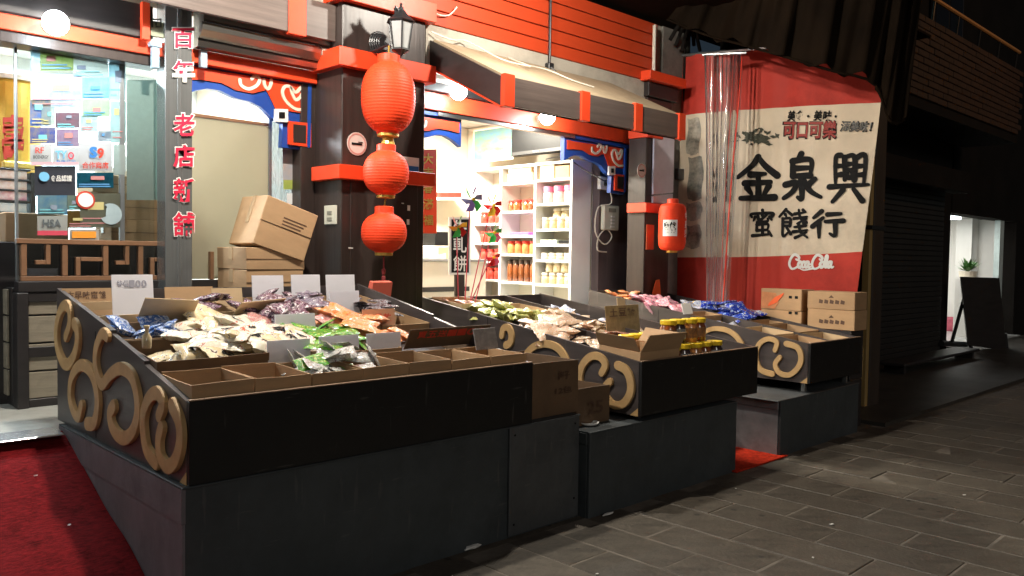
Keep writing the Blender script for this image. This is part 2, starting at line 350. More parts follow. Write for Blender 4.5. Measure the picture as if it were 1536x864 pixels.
def text(name, s, rect, fn, m, parent, bold=.01, shear=0.0, label=None):
    """letters filling the photo rectangle rect=(u0,v0,u1,v1), laid on the surface fn(u,v)"""
    V, Fc = textmesh(s, bold, shear)
    if not V: return None
    u0, v0, u1, v1 = rect
    o = ob(name, ([fn(u0+x*(u1-u0), v1+(v0-v1)*y) for x, y in V], Fc), m, parent, recalc=False)
    if label: o['label'] = label
    return o
def quad(fn, rect, d):
    u0, v0, u1, v1 = rect
    return prism([fn(u0, v1), fn(u1, v1), fn(u1, v0), fn(u0, v0)], d)
def inst(name, me, m, loc, rot=(0, 0, 0), sc=(1, 1, 1), parent=None):
    o = bpy.data.objects.new(name, me); col.objects.link(o); o.location = loc; o.rotation_euler = rot; o.scale = sc
    if m:
        o.material_slots[0].link = 'OBJECT'; o.material_slots[0].material = m
    if parent: o.parent = parent; o.location = Vector(loc)-WO[parent.name]
    WO[o.name] = Vector(loc); return o
def plight(name, loc, watts, colr, r, parent):
    l = bpy.data.lights.new(name, 'POINT'); l.energy = watts; l.color = colr; l.shadow_soft_size = r
    o = bpy.data.objects.new(name, l); col.objects.link(o); o.parent = parent; o.location = Vector(loc)-WO[parent.name]; return o
def alight(name, loc, watts, colr, sx, sy, parent, rot=(0, 0, 0)):
    l = bpy.data.lights.new(name, 'AREA'); l.shape = 'RECTANGLE'; l.size = sx; l.size_y = sy; l.energy = watts; l.color = colr
    o = bpy.data.objects.new(name, l); col.objects.link(o); o.parent = parent; o.location = Vector(loc)-WO[parent.name]; o.rotation_euler = rot; return o
FL = 0.57                                    # shop floor above the street
# ================================================================== ground
struct('ground', box(-40, 90, -30, 60, -.3, -.03), 'groundfar')
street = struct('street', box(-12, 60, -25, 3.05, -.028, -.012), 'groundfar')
stone_me = []
for k in range(5):
    v, f = box(-.1475, .1475, -.3205, .3205, -.03, 0, .004)
    v = [Vector(p)+Vector((noise.noise(Vector(p)*9+Vector((k*7, 0, 0)))*.0035, noise.noise(Vector(p)*9+Vector((0, k*5, 3)))*.0035, 0)) for p in v]
    me = mkmesh('paving_stone', v, f); me.materials.append(M['stone']); stone_me.append(me)
grout = ob('grout_bed', box(2.0, 12.4, -1.9, 3.07, -.012, -.003), 'grout', street)
cnt = 0; cand = []
for i in range(-4, 30):
    xc = 3.715+i*.3045
    for j in range(-3, 12):
        yc = 2.62-.325-j*.652-(.326 if i % 2 else 0)+.652
        if yc > 2.98: continue
        if not (2.0 < xc < 12.3): continue
        u, v = None, None
        d = Vector((xc, yc, 0))-C0; zf = d.dot(AF)
        if zf < .3: continue
        u = CX+F*d.dot(AR)/zf; v = CY+F*d.dot(AD)/zf
        if -80 < u < 1620 and v < 940: cand.append((zf, xc, yc))
cand.sort()
for zf, xc, yc in cand[:296]:
    me = random.choice(stone_me)
    inst('paving_stone', me, None, (xc, yc, random.uniform(-.0025, .0025)), (random.gauss(0, .003), random.gauss(0, .003), random.choice((0, math.pi))+random.gauss(0, .004)), parent=street)
# the stretch of paving under the fronts of the stalls
struct('paving_edge', box(-6, 7.6, 3.052, 3.6, -.028, -.001), 'stone')
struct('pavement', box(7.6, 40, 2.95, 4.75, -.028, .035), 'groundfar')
# shop floor and ramp
struct('shop_floor', box(-6, 7.3, 4.62, 7.7, -.02, FL), 'tile')
struct('ramp', prism([(-6, 3.12, -.02), (-6, 4.62, -.02), (-6, 4.62, FL-.006)], (11.9-3.6, 0, 0)), 'concrete')
for i in range(0):
    pass
cp = []; cf = []
nx, ny = 40, 26
for j in range(ny+1):
    for i in range(nx+1):
        x = -2.6+i*(1.265+2.6)/nx; y = 2.35+j*(4.60-2.35)/ny
        z = .004 if y < 3.12 else .004+(y-3.12)*.3773
        z += .010+.010*noise.noise(Vector((x*2, y*3.2, 0)))+.007*math.sin(y*9+noise.noise(Vector((x, y, 4)))*3)
        cp.append((x, y, z))
for j in range(ny):
    for i in range(nx): a = j*(nx+1)+i; cf.append((a, a+1, a+nx+2, a+nx+1))
cp2, cf2 = list(cp), list(cf)
tag(ob('red_carpet', (cp2, cf2), 'carpet', smooth=True), 'large red carpet sloping up the ramp beside the scroll stall', 'carpet')
tag(ob('red_mat', xf(box(5.12, 5.86, 2.99, 3.75, .001, .012, .003), (0, 0, 0)), 'carpet2'), 'small orange red mat in the gap between two plinths', 'mat')
struct('floor_step', box(5.0, 6.0, 3.62, 4.62, -.02, .28), 'concrete')
tag(ob('threshold_strip', box(-2.6, 1.24, 4.47, 4.68, FL+.001, FL+.012, .004), mat('aluminium_mat', (.7, .72, .74), .25, .1, 6, (1, 9, 1), metal=.9)), 'bright metal threshold strip at the top of the red carpet', 'threshold')
for k in range(9):
    x = random.uniform(-.3, 1.15); y = random.uniform(2.9, 4.4)
    z = .018+max(0, (y-3.12)*.3773)
    s = random.uniform(.006, .014)
    tag(ob('litter_scrap', xf(box(-s, s, -s*.6, s*.6, 0, s*.5), (x, y, z+.004), (random.uniform(-.4, .4), .2, random.uniform(0, 3))), 'paper'), 'tiny pale scrap of litter lying on the red carpet', 'litter', 'paper scraps on the red carpet')

# ================================================================== shop building
B = thing('shop_building', (3.5, 5.3, FL), 'old sweet shop front with dark wood pillars, red beam and red boarding', 'building')
def bpart(name, sh, m, parent=None, **k): return ob(name, sh, m, parent or B, **k)
# shell
bpart('back_wall', box(3.3, 7.3, 7.7, 7.85, 0, 4.6), 'warmwhite')
bpart('back_wall', box(-6, 3.298, 7.7, 7.85, 0, 4.6), mat('pale_cyan_wall_mat', (.72, .8, .82), .6, .05, 2))  # pale cyan puts the window's cool glow into the wall colour
bpart('partition', box(3.28, 3.34, 5.5, 7.69, FL, 3.05), 'warmwhite')
bpart('ceiling', box(-6, 7.3, 5.46, 7.69, 3.06, 3.16), 'white')
bpart('side_wall', box(6.66, 7.3, 5.66, 7.69, FL, 3.05), 'warmwhite')
bpart('left_wall', box(-6.1, -5.9, 5.0, 7.69, 0, 4.6), 'warmwhite')
bpart('entry_wall', box(6.64, 7.36, 5.56, 5.655, FL, 3.05), mat('mauve_wood_mat', (.10, .072, .075), .4, .3, 9, (1.5, 1.5, .12)))
bpart('upper_wall', box(-6, 3.1, 5.46, 5.6, 3.17, 4.6), 'blackwood')
bpart('upper_wall', box(3.1, 7.3, 5.16, 5.45, 2.9, 4.6), 'plaster')
bpart('wall_band', box(3.92, 6.75, 5.03, 5.155, 2.93, 3.262), 'plaster')
# red boarding
cl = bpart('cladding', box(3.86, 6.86, 5.055, 5.15, 3.27, 3.86), 'gap')
for k in range(5):
    for xa, xb in ((3.86, 5.262), (5.266, 6.86)):
        z = 3.268+k*.118
        o = ob('cladding_board', box(xa+.001, xb-.001, 5.024+random.uniform(-.002, .002), 5.056, z, z+.109, .004), 'clad', cl)
ob('downpipe', tube([(6.76, 4.99, 3.22), (6.76, 4.99, 3.82)], .018, 8, 0), 'cable', cl)
ob('support_rod', tube([(5.262, 5.0, 3.13), (5.262, 5.0, 3.86)], .012, 7, 0), 'iron', cl)
ob('wall_hook', tube([(5.262, 5.0, 3.16), (5.27, 4.93, 3.1), (5.31, 4.9, 3.0), (5.33, 4.86, 2.96), (5.29, 4.85, 3.0), (5.262, 4.97, 3.12)], .011, 7), 'steel', cl)
ob('bracket', box(5.23, 5.3, 4.975, 5.03, 3.12, 3.19, .008), 'iron', cl)
# dark awning over the street, above the picture's top edge
aw = bpart('upper_awning', box(-1.0, 9.4, 3.3, 5.15, 3.905, 3.93), 'tarp')
# pillar 1
P1 = bpart('pillar', box(3.165, 3.895, 5.0, 5.50, FL, 4.4, .006), 'wood')
ob('pillar_panel', box(3.235, 3.83, 4.992, 5.003, FL+.1, 2.03, .004), 'wood', P1)
for z0, z1, pr in ((2.80, 2.93, .06), (2.02, 2.12, .06), (3.255, 3.4, .06)):
    ob('trim', box(3.165-pr, 3.895+pr, 5.0-pr, 5.31, z0, z1, .004), 'red', P1)
# pillar 2
P2 = bpart('pillar', box(6.68, 7.10, 5.0, 5.22, FL, 3.1, .006), 'wood')
for z0, z1 in ((1.955, 2.05), (2.70, 2.79)):
    ob('trim', box(6.64, 6.90, 4.955, 5.2, z0, z1, .004), 'red', P2)
ob('metal_cover', box(6.775, 7.12, 4.972, 4.998, 2.055, 2.76, .003), mat('grey_metal_cover_mat', (.5, .48, .55), .4, .12, 5, spots=.25), P2)
P3 = bpart('pillar_head', box(6.66, 7.16, 4.97, 5.2, 3.105, 3.25, .006), 'blackwood')
ob('trim', box(6.6, 7.22, 4.91, 5.19, 3.252, 3.345, .004), 'red', P3)
bpart('concrete_wall', box(7.105, 7.6, 5.13, 5.4, FL-.5, 4.6), 'concrete')
bpart('door_frame', box(3.05, 3.17, 5.36, 5.5, FL, 2.8, .004), 'wood')
# beam, one red rail on each side of the pillar
bpart('red_beam', box(-3, 3.16, 5.32, 5.42, 2.725, 2.815, .004), 'red')
bpart('red_beam', box(3.897, 6.9, 5.32, 5.42, 2.685, 2.825, .004), 'red')
bpart('beam_soffit', box(3.9, 6.9, 5.425, 5.5, 2.67, 2.75, .004), 'wood')
bpart('steel_header', box(4.3, 6.0, 5.34, 5.40, 2.648, 2.683, .004), 'steelh')
bpart('transom', box(-3, 2.04, 5.34, 5.5, 2.66, 2.722, .004), 'wood')
bpart('lintel_board', box(-3, 1.985, 5.30, 5.40, 2.82, 3.02, .003), 'blackwood')
bpart('lintel_board', box(3.9, 6.7, 5.28, 5.4, 2.83, 2.925, .003), 'blackwood')
bpart('red_block', box(1.905, 1.955, 5.265, 5.299, 2.80, 3.03, .003), 'red')
sq = bpart('fret_square', box(1.965, 2.06, 5.285, 5.31, 2.835, 2.93, .002), mat('sage_paint_mat', (.25, .28, .2), .5))
f0 = lambda u, v: PY(u, v, 5.282)
ob('fret_line', ribbon([f0(228, 40), f0(228, 29), f0(241, 29), f0(241, 40), f0(234, 40), f0(234, 35)], (0, -1, 0), .012, .004, sm=1), mat('dark_sage_mat', (.04, .05, .035), .5), sq)
# left canopy with grey fascia and red block
LC = bpart('left_canopy', box(-3, 3.20, 5.12, 5.40, 3.16, 3.2), 'canopy')
ob('fascia_board', box(-3, 2.80, 5.085, 5.118, 2.99, 3.24, .003), 'fascia', LC)
ob('fascia_board', box(2.92, 3.163, 5.085, 5.118, 2.99, 3.24, .003), 'fascia', LC)
ob('red_block', box(2.795, 2.925, 5.072, 5.122, 2.975, 3.26, .003), 'red', LC)
# right canopy: sloping sheet, fascia, side panel, red blocks
zb, zf = 3.135, 2.745
RC = bpart('right_canopy', prism([(3.99, 5.02, zb), (3.99, 4.215, zf), (3.99, 4.215, zf+.018), (3.99, 5.02, zb+.018)], (2.14, 0, 0)), 'canopy')
ob('underside', prism([(4.0, 5.02, zb-.21), (4.0, 4.24, zf-.2), (4.0, 4.24, zf-.185), (4.0, 5.02, zb-.195)], (2.1, 0, 0)), 'blackwood', RC)
for xa, xb in ((3.945, 4.045), (4.755, 4.855), (5.42, 5.52), (6.04, 6.14)):
    ob('red_block', box(xa, xb, 4.172, 4.216, zf-.205, zf+.022, .003), 'red', RC)
for xa, xb in ((4.047, 4.753), (4.857, 5.418), (5.522, 6.038)):
    ob('fascia_board', box(xa, xb, 4.186, 4.213, zf-.195, zf+.008, .003), 'fascia', RC)
for x in (3.952, 6.12):
    ob('side_panel', prism([(x, 5.02, zb-.195), (x, 4.217, zf-.195), (x, 4.217, zf+.005), (x, 5.02, zb+.005)], (.022, 0, 0)), 'blackwood', RC)
    ob('side_edge', prism([(x-.002, 5.02, zb-.21), (x-.002, 4.22, zf-.21), (x-.002, 4.22, zf-.197), (x-.002, 5.02, zb-.197)], (.026, 0, 0)), 'red', RC)
for pts in ([(3.95, 5.0, 3.2), (4.12, 4.95, 3.16), (4.3, 4.98, 3.19), (4.42, 4.72, 3.03), (4.62, 4.6, 2.99), (4.66, 4.75, 3.05), (4.72, 4.95, 3.13)],
            [(4.66, 4.7, 3.02), (4.85, 4.75, 3.045), (5.0, 4.72, 3.03), (5.12, 4.6, 2.96), (5.3, 4.52, 2.92)],
            [(3.9, 4.99, 3.38), (4.0, 4.99, 3.34), (4.12, 5.0, 3.36), (4.2, 5.0, 3.44)]):
    tag(ob('loose_cable', tube(pts, .006, 6), 'cable'), {3.95: 'white cable looping on the canopy behind its black side panel', 4.66: 'white cable trailing over the beige canopy sheet towards the hook', 3.9: 'white cable drooping beside the top red trim of the pillar'}[pts[0][0]], 'cable', 'white cables on the canopy')
# shutter box and guide post
prof = [(5.30, 2.81), (5.235, 2.815), (5.225, 2.85), (5.24, 2.862), (5.20, 2.875), (5.165, 2.91), (5.16, 2.94), (5.175, 2.955), (5.15, 2.97), (5.14, 3.02), (5.16, 3.06), (5.30, 3.07)]
SB = bpart('shutter_box', prism([(2.24, y, z) for y, z in prof], (.92, 0, 0)), 'steelh')
ob('shutter_seam', tube([(2.245, 5.157, 2.957), (3.155, 5.157, 2.957)], .006, 6, 0), 'iron', SB)
ob('shutter_seam', tube([(2.245, 5.233, 2.866), (3.155, 5.233, 2.866)], .005, 6, 0), 'iron', SB)
ob('shutter_seam', tube([(2.245, 5.151, 2.985), (3.155, 5.151, 2.985)], .004, 6, 0), 'iron', SB)
GP = bpart('guide_post', merge(box(2.043, 2.215, 5.26, 5.40, FL, 3.1, .004)), 'steel')
ob('guide_channel', box(2.118, 2.142, 5.252, 5.262, FL, 3.1, .002), 'steel', GP)
fp = lambda u, v: PY(u, v, 5.2465)
fpb = lambda u, v: PY(u, v, 5.2495)
for ch, cu, cv, hh in (('百', 275, 57, 15), ('年', 275, 106, 16), ('老', 276, 187, 17), ('店', 276, 234, 17), ('新', 276, 285, 18), ('舖', 276, 336, 18)):
    text('letter_outline', ch, (cu-17.5, cv-hh-1.5, cu+17.5, cv+hh+1.5), fpb, 'paper', GP, .055)
    text('letter', ch, (cu-16, cv-hh, cu+16, cv+hh), fp, 'pink', GP, .022)
for u in (231, 303):
    a = PY(u, 84, 5.31)
    bpart('bracket_clip', merge(box(a.x-.035, a.x+.035, 5.27, 5.318, a.z+.05, a.z+.08, .003), box(a.x-.022, a.x+.022, 5.275, 5.315, a.z-.08, a.z+.05, .003)), mat('pale_blue_plastic_mat', (.3, .42, .52), .4, .05))

# painted corner brackets in blue, red and ivory
def corbel(dx, mirror=None):
    y0 = 5.38
    def f(zx, zy, dy=0.0):
        p = PY(220+zx/3.6, zy/3.6, y0); x = p.x+dx
        if mirror is not None: x = 2*mirror-x
        return Vector((x, y0-dy, p.z+(0 if dx == 0 and mirror is None else -.085)))
    blue = [(190, 290), (895, 430), (885, 815), (728, 795), (735, 668), (680, 640), (620, 580), (560, 550), (480, 530), (400, 490), (330, 478), (262, 490), (190, 520)]
    c = bpart('corbel', prism([f(a, b) for a, b in blue], (0, .05, 0)), 'blue')
    redp = [(215, 352), (300, 370), (855, 462), (855, 615), (765, 600), (690, 585), (660, 520), (640, 487), (570, 505), (480, 488), (400, 448), (300, 433), (215, 428)]
    ob('red_panel', prism([f(a, b, .004) for a, b in redp], (0, -.006, 0)), 'red', c)
    rim = lambda pts, w, t, mm: ob('border', ribbon([f(a, b, .001) for a, b in pts], (0, -1, 0), w, t, sm=1), mm, c)
    rim([(200, 320), (893, 452)], .028, .03, 'blue')
    rim([(872, 460), (866, 790)], .026, .026, 'blue')
    for pts in ([(498, 432), (505, 462), (545, 482), (590, 462), (604, 428), (580, 412), (562, 428)], [(628, 432), (632, 462), (650, 482), (664, 460), (668, 432)],
                [(850, 592), (800, 590), (748, 550), (728, 500), (742, 468), (770, 472), (780, 505), (800, 540), (828, 520), (842, 478)], [(775, 475), (800, 500), (830, 470)]):
        ob('swirl', ribbon([f(a, b, .009) for a, b in pts], (0, -1, 0), .022, .008, sm=4), 'ivory', c)
    ob('square_rim', prism([f(682, 590, .012), f(752, 592, .012), f(752, 662, .012), f(682, 658, .012)], (0, -.02, 0)), 'paper', c)
    ob('square_core', prism([f(703, 608, .0335), f(733, 609, .0335), f(733, 643, .0335), f(703, 641, .0335)], (0, -.003, 0)), 'ink', c)
    ob('red_square', prism([f(758, 655, .004), f(880, 668, .004), f(880, 798, .004), f(758, 780, .004)], (0, -.02, 0)), 'red', c)
    ob('square_core', prism([f(782, 672, .0245), f(850, 680, .0245), f(850, 775, .0245), f(782, 768, .0245)], (0, -.003, 0)), 'wood', c)
    return c
corbel(0)
corbel(6.845-3.155)
corbel(0, mirror=3.39)

# left display window: glass, lattice, stickers
W = bpart('display_window', box(1.27, 2.05, 5.462, 5.468, 1.56, 2.66), 'glass')
fw = lambda u, v: PY(u, v, 5.4605)
ob('mullion', box(1.258, 1.272, 5.45, 5.48, 1.3, 2.66, .003), mat('aluminium2_mat', (.3, .32, .33), .4, .1, metal=.8), W)
ob('mullion', box(1.835, 1.865, 5.452, 5.478, 1.56, 2.66, .003), mat('aluminium2_mat', (.6, .62, .63)), W)
ST = [((60, 72, 110, 106), (.55, .62, .4), (.3, .36, .2), 'pale green landscape notice'), ((110, 84, 162, 116), (.75, .78, .75), (.6, .7, .72), 'white card'),
 ((46, 111, 122, 162), (.75, .78, .8), (.12, .25, .55), 'white notice with blue swirls'), ((123, 116, 165, 148), (.3, .62, .72), (.65, .75, .78), 'sky blue card'),
 ((45, 150, 76, 189), (.1, .35, .65), (.7, .6, .15), 'blue card with yellow emblem'), ((123, 149, 165, 175), (.5, .68, .5), (.75, .78, .75), 'green and white card'),
 ((83, 169, 119, 192), (.35, .36, .4), (.5, .2, .25), 'grey card with coloured tags'), ((120, 173, 146, 197), (.72, .75, .75), (.1, .4, .45), 'white card with teal dots'),
 ((148, 181, 166, 207), (.75, .76, .76), None, 'blank white slip'), ((45, 191, 83, 215), (.05, .2, .6), (.65, .6, .1), 'deep blue card with yellow spot'),
 ((84, 194, 118, 220), (.6, .55, .6), (.35, .15, .4), 'violet and gold card'), ((45, 217, 78, 244), (.76, .76, .76), None, 'RF'), ((79, 221, 118, 248), (.76, .77, .78), None, 'TYO'),
 ((118, 214, 168, 257), (.76, .76, .77), None, 'white notice with blue and red emblem'), ((52, 249, 113, 294), (.16, .17, .2), (.2, .21, .25), 'slate card with round emblem'),
 ((115, 259, 170, 282), (.02, .12, .18), (.05, .3, .4), 'dark teal card'), ((56, 293, 101, 322), (.5, .62, .6), (.15, .4, .65), 'pale blue ribbon card'),
 ((101, 316, 140, 342), (.32, .24, .1), (.25, .18, .07), 'golden plaque'), ((56, 324, 101, 353), (.7, .72, .7), None, 'HSA'), ((104, 344, 148, 361), (.76, .74, .7), None, 'orange oval'),
 ((46, 58, 60, 108), (.55, .68, .72), (.7, .75, .76), 'narrow pale blue strip'), ((163, 90, 188, 150), (.62, .75, .78), (.5, .68, .75), 'pale cyan sheet'), ((166, 152, 189, 214), (.6, .7, .7), (.45, .58, .6), 'pale grey cyan sheet'), ((146, 197, 166, 212), (.7, .72, .72), (.2, .4, .6), 'small white and blue slip'), ((62, 160, 82, 188), (.7, .72, .6), (.3, .5, .7), 'pale yellow slip'), ((170, 217, 188, 262), (.58, .66, .64), (.68, .74, .74), 'grey white slip'), ((101, 293, 122, 315), (.3, .42, .4), (.45, .5, .42), 'muted green slip'),
 ((120, 290, 180, 341), (.36, .37, .3), (.3, .31, .26), 'grey green sheet'), ((190, 120, 252, 300), (.42, .5, .47), (.36, .42, .4), 'translucent grey green panel')]
def stk(rect, d, sh=None): return quad(lambda u, v: PY(u, v, 5.4605-d), rect, (0, -.0022, 0))
dim = lambda c: tuple(.85*q**1.5 for q in c)
stm = lambda c, c2, k: frosted('', dim(c), .5, mat('sticker_%d' % k, dim(c), .35, .05, 22 if c2 else 5, c2=dim(c2) if c2 else None))
for k, (r, c, c2, lab) in enumerate(ST):
    o = ob('sticker', stk(r, .0006*(k % 7)+(.004 if k > 16 else 0)), stm(c, c2, k), W)
    o['label'] = {'RF': 'white sticker with red RF lettering', 'TYO': 'white sticker with blue TY lettering', 'HSA': 'white sticker with HSA lettering and red foot', 'orange oval': 'white sticker with orange oval band'}.get(lab, lab+' stuck on the glass')
fs = lambda u, v: PY(u, v, 5.446)
rs_ = random.Random(3)
for k, (r, c, c2, lab) in enumerate(ST):
    if lab in ('RF', 'TYO', 'HSA', 'orange oval') or r[2]-r[0] < 20 or r[2] > 200 or k in (13, 14): continue
    hh = r[3]-r[1]; ncol = mat('print_ink_%d' % (k % 5), [(.08, .25, .5), (.15, .45, .5), (.45, .2, .2), (.2, .25, .32), (.5, .45, .2)][k % 5], .5)
    a_ = rs_.uniform(.1, .5); b_ = rs_.uniform(.15, .5)
    ob('print_block', quad(lambda u, v: PY(u, v, 5.4500), (r[0]+(r[2]-r[0])*a_, r[1]+hh*b_, r[0]+(r[2]-r[0])*(a_+rs_.uniform(.2, .4)), r[1]+hh*(b_+rs_.uniform(.15, .3))), (0, -.0012, 0)), mat('print_ink_%d' % ((k+2) % 5), [(.08, .25, .5), (.15, .45, .5), (.45, .2, .2), (.2, .25, .32), (.5, .45, .2)][(k+2) % 5], .5), W)
    for q in range(2):
        v = r[1]+hh*(.72+.14*q); ob('print_line', quad(lambda u, v: PY(u, v, 5.4500), (r[0]+3, v, r[2]-3-rs_.uniform(0, 10), v+1.6), (0, -.0012, 0)), ncol, W)
bl = mat('blue_ink_mat', (.03, .18, .5), .5); lb = mat('light_blue_ink_mat', (.15, .42, .65), .5)
text('lettering', 'RF', (53, 221, 66, 230), fs, 'redink', W, .02); text('lettering', 'BIOENERGY', (50, 233, 73, 238), fs, 'ink', W, .01)
text('lettering', 'TY', (83, 226, 101, 238), fs, lb, W, .03); text('lettering', 'O', (102, 228, 111, 239), fs, 'pink', W, .02)
text('lettering', '有限公司', (84, 240, 113, 244), fs, bl, W, .01); text('lettering', '合作商店', (123, 243, 163, 253), fs, 'redink', W, .02)
text('lettering', 'S', (134, 220, 146, 237), fs, bl, W, .06); text('lettering', '9', (146, 222, 156, 238), fs, 'redink', W, .04)
text('lettering', '食品認證', (76, 263, 108, 272), fs, 'paper', W, .01); text('lettering', 'HSA', (64, 329, 92, 341), fs, mat('grey_ink_mat', (.1, .12, .13), .5), W, .03)
ob('sticker_band', quad(fs, (56, 346, 101, 353), (0, -.001, 0)), mat('rose_ink_mat', (.55, .06, .1), .5), W)
ob('sticker_band', quad(fs, (108, 347, 144, 357), (0, -.001, 0)), mat('orange_ink_mat', (.75, .3, .03), .5), W)
ob('sticker_band', quad(fs, (46, 243, 118, 248), (0, -.001, 0)), mat('rose2_ink_mat', (.6, .35, .4), .5), W)
def disc(c, r, y, d, n=22, sz=1.0):
    return prism([(c.x+r*math.cos(2*math.pi*i/n), y, c.z+sz*r*math.sin(2*math.pi*i/n)) for i in range(n)], (0, -d, 0))
a = PY(128, 300, 5.45); ob('sticker', disc(a, .055, 5.448, .003), 'redink', W); ob('sticker', disc(a, .043, 5.4445, .003), 'paper', W)
a = PY(66, 265, 5.45); ob('sticker', disc(a, .028, 5.4475, .002), lb, W)
a = PY(166, 321, 5.45); ob('sticker', prism([(a.x+.066*math.cos(t_)*(1 if not 2.2 < t_ < 3.4 else .45), 5.4475, a.z+.066*math.sin(t_)) for t_ in [2*math.pi*i_/26 for i_ in range(26)]], (0, -.003, 0)), mat('grey_blue_sticker_mat', (.33, .42, .45), .5), W)
# fret lattice rail under the glass
LT = bpart('lattice_rail', box(1.25, 2.05, 5.40, 5.45, 1.53, 1.56, .003), 'brownwood')
ob('sill_bar', box(1.25, 3.05, 5.38, 5.47, 1.25, 1.31, .003), 'blackwood', LT)
def bar(x0, x1, z0, z1): ob('lattice_bar', box(x0, x1, 5.405, 5.442, z0, z1, .002), 'brownwood', LT)
bar(1.272, 2.05, 1.312, 1.34)
for i, x in enumerate((1.272, 1.49, 1.72, 1.93)):
    bar(x, x+.03, 1.342, 1.528)
    x1 = (1.49, 1.72, 1.93, 2.06)[i]
    if i % 2 == 0:
        bar(x+.13, x+.155, 1.41, 1.528); bar(x+.075, x+.128, 1.41, 1.435)
    else:
        bar(x+.075, x+.1, 1.342, 1.455); bar(x+.102, x1-.004, 1.43, 1.455)
ob('back_glass', box(1.272, 2.05, 5.452, 5.458, 1.34, 1.53), 'glass', LT)
# weathered doors below
LD = bpart('plank_door', box(1.24, 1.30, 5.37, 5.47, FL, 1.245, .004), 'blackwood')
for k in range(4):
    z = FL+.05+k*.165
    ob('plank', box(1.305, 3.0, 5.405, 5.43, z, z+.155, .004), 'palewood', LD)
ob('rail', box(1.302, 3.0, 5.39, 5.435, 1.19, 1.248, .003), 'blackwood', LD)
ob('rail', box(1.302, 3.0, 5.39, 5.404, .865, .925, .003), 'blackwood', LD)
ob('rail', box(1.302, 3.0, 5.39, 5.435, FL+.001, FL+.048, .003), 'blackwood', LD)
# folded leaf turned into the shop at the left edge
LF = bpart('door_leaf', xf(box(-.02, .02, 0, .9, FL+.002, 1.27, .003), (1.262, 5.49, 0), (0, 0, .0)), 'blackwood')
for k in range(4): ob('plank', box(1.225, 1.24, 5.54, 6.33, FL+.06+k*.16, FL+.21+k*.16, .003), 'palewood', LF)
# sliding door with frosted panes
SD = bpart('sliding_door', box(2.26, 2.86, 5.485, 5.495, 1.312, 2.4), 'frostdoor')
ob('stile', box(2.222, 2.258, 5.47, 5.51, FL, 2.66, .003), 'brownwood', SD); ob('stile', box(2.861, 2.885, 5.475, 5.50, 1.312, 2.66, .003), mat('aluminium2_mat', (.6, .62, .63)), SD)
ob('top_rail', box(2.26, 2.86, 5.475, 5.505, 2.402, 2.425, .003), 'brownwood', SD)
ob('side_glass', box(2.887, 3.048, 5.485, 5.49, 1.312, 2.66), 'sideglass', SD)
for (r, c, c2) in (((424, 210, 452, 270), (.3, .34, .4), (.45, .35, .3)), ((425, 270, 452, 284), (.25, .35, .08), (.4, .42, .1)), ((430, 290, 446, 306), (.72, .73, .74), None)):
    ob('sticker', quad(lambda u, v: PY(u, v, 5.482), r, (0, -.003, 0)), mat('door_sticker_%d' % r[0], c, .35, .1, 14, c2=c2), SD)
for x in (2.4, 2.62): ob('lattice_bar', box(x, x+.025, 5.405, 5.442, 1.312, 1.5, .002), 'brownwood', SD)
# signs on the pillars
def nosmoke(u, v, y, r, lab):
    a = PY(u, v, y); t = thing('no_smoking_sign', a, lab, 'sign', 'round no smoking signs')
    ob('disc', disc(a, r, y-.001, .004), mat('sign_pale_mat', (.62, .55, .5), .4, .05), t)
    ob('ring', merge(*[prism([(a.x+q*math.cos(2*math.pi*(i+j)/28), y-.006, a.z+q*math.sin(2*math.pi*(i+j)/28)) for q, j in ((r*.93, 0), (r*.93, 1), (r*.8, 1), (r*.8, 0))], (0, -.001, 0)) for i in range(28)]), mat('sign_rose_mat', (.55, .28, .24), .4), t)
    ob('cigarette', box(a.x-r*.55, a.x+r*.5, y-.009, y-.006, a.z-r*.1, a.z+r*.08), 'ink', t)
    ob('smoke', box(a.x+r*.1, a.x+r*.55, y-.009, y-.006, a.z+r*.14, a.z+r*.2), 'ink', t)
nosmoke(535, 216, 4.998, .082, 'round pale no smoking sign on the lantern pillar')
nosmoke(962, 256, 4.998, .07, 'round pale no smoking sign beside the grey metal cover')
a = PY(615, 248, 4.998); t = thing('pillar_sticker', a, 'small white and blue sticker on the lantern pillar', 'sticker')
ob('sheet', box(a.x-.09, a.x+.08, 4.992, 4.996, a.z-.055, a.z+.06), 'paper', t); ob('blue_band', box(a.x-.085, a.x+.075, 4.9895, 4.9915, a.z-.045, a.z-.005), bl, t)
a = PX(497, 323, 3.165); t = thing('switch_plate', a, 'pale yellow switch plate on the side of the lantern pillar', 'switch')
ob('plate', box(3.151, 3.163, a.y-.085, a.y+.075, a.z-.065, a.z+.07, .003), 'plastic', t)
ob('rocker', box(3.146, 3.1505, a.y-.03, a.y+.03, a.z+.005, a.z+.03, .001), mat('switch_grey_mat', (.25, .25, .2), .4), t)
ob('rocker', box(3.146, 3.1505, a.y-.03, a.y+.03, a.z-.04, a.z-.015, .001), mat('switch_grey_mat', (.25, .25, .2)), t)
for u, v, s in ((613, 312, 9), (612, 333, 9), (526, 372, 14), (604, 305, 8)):
    a = PY(u, v, 4.990); tag(ob('paper_scrap', xf(box(-.012*s/9, .012*s/9, -.002, 0, -.004 if s != 9 else -.02, .004 if s != 9 else .02), a, (0, random.uniform(-.1, .1), 0)), 'paper'), 'leftover scrap of white paper stuck on the dark pillar', 'paper', 'paper scraps on the lantern pillar')
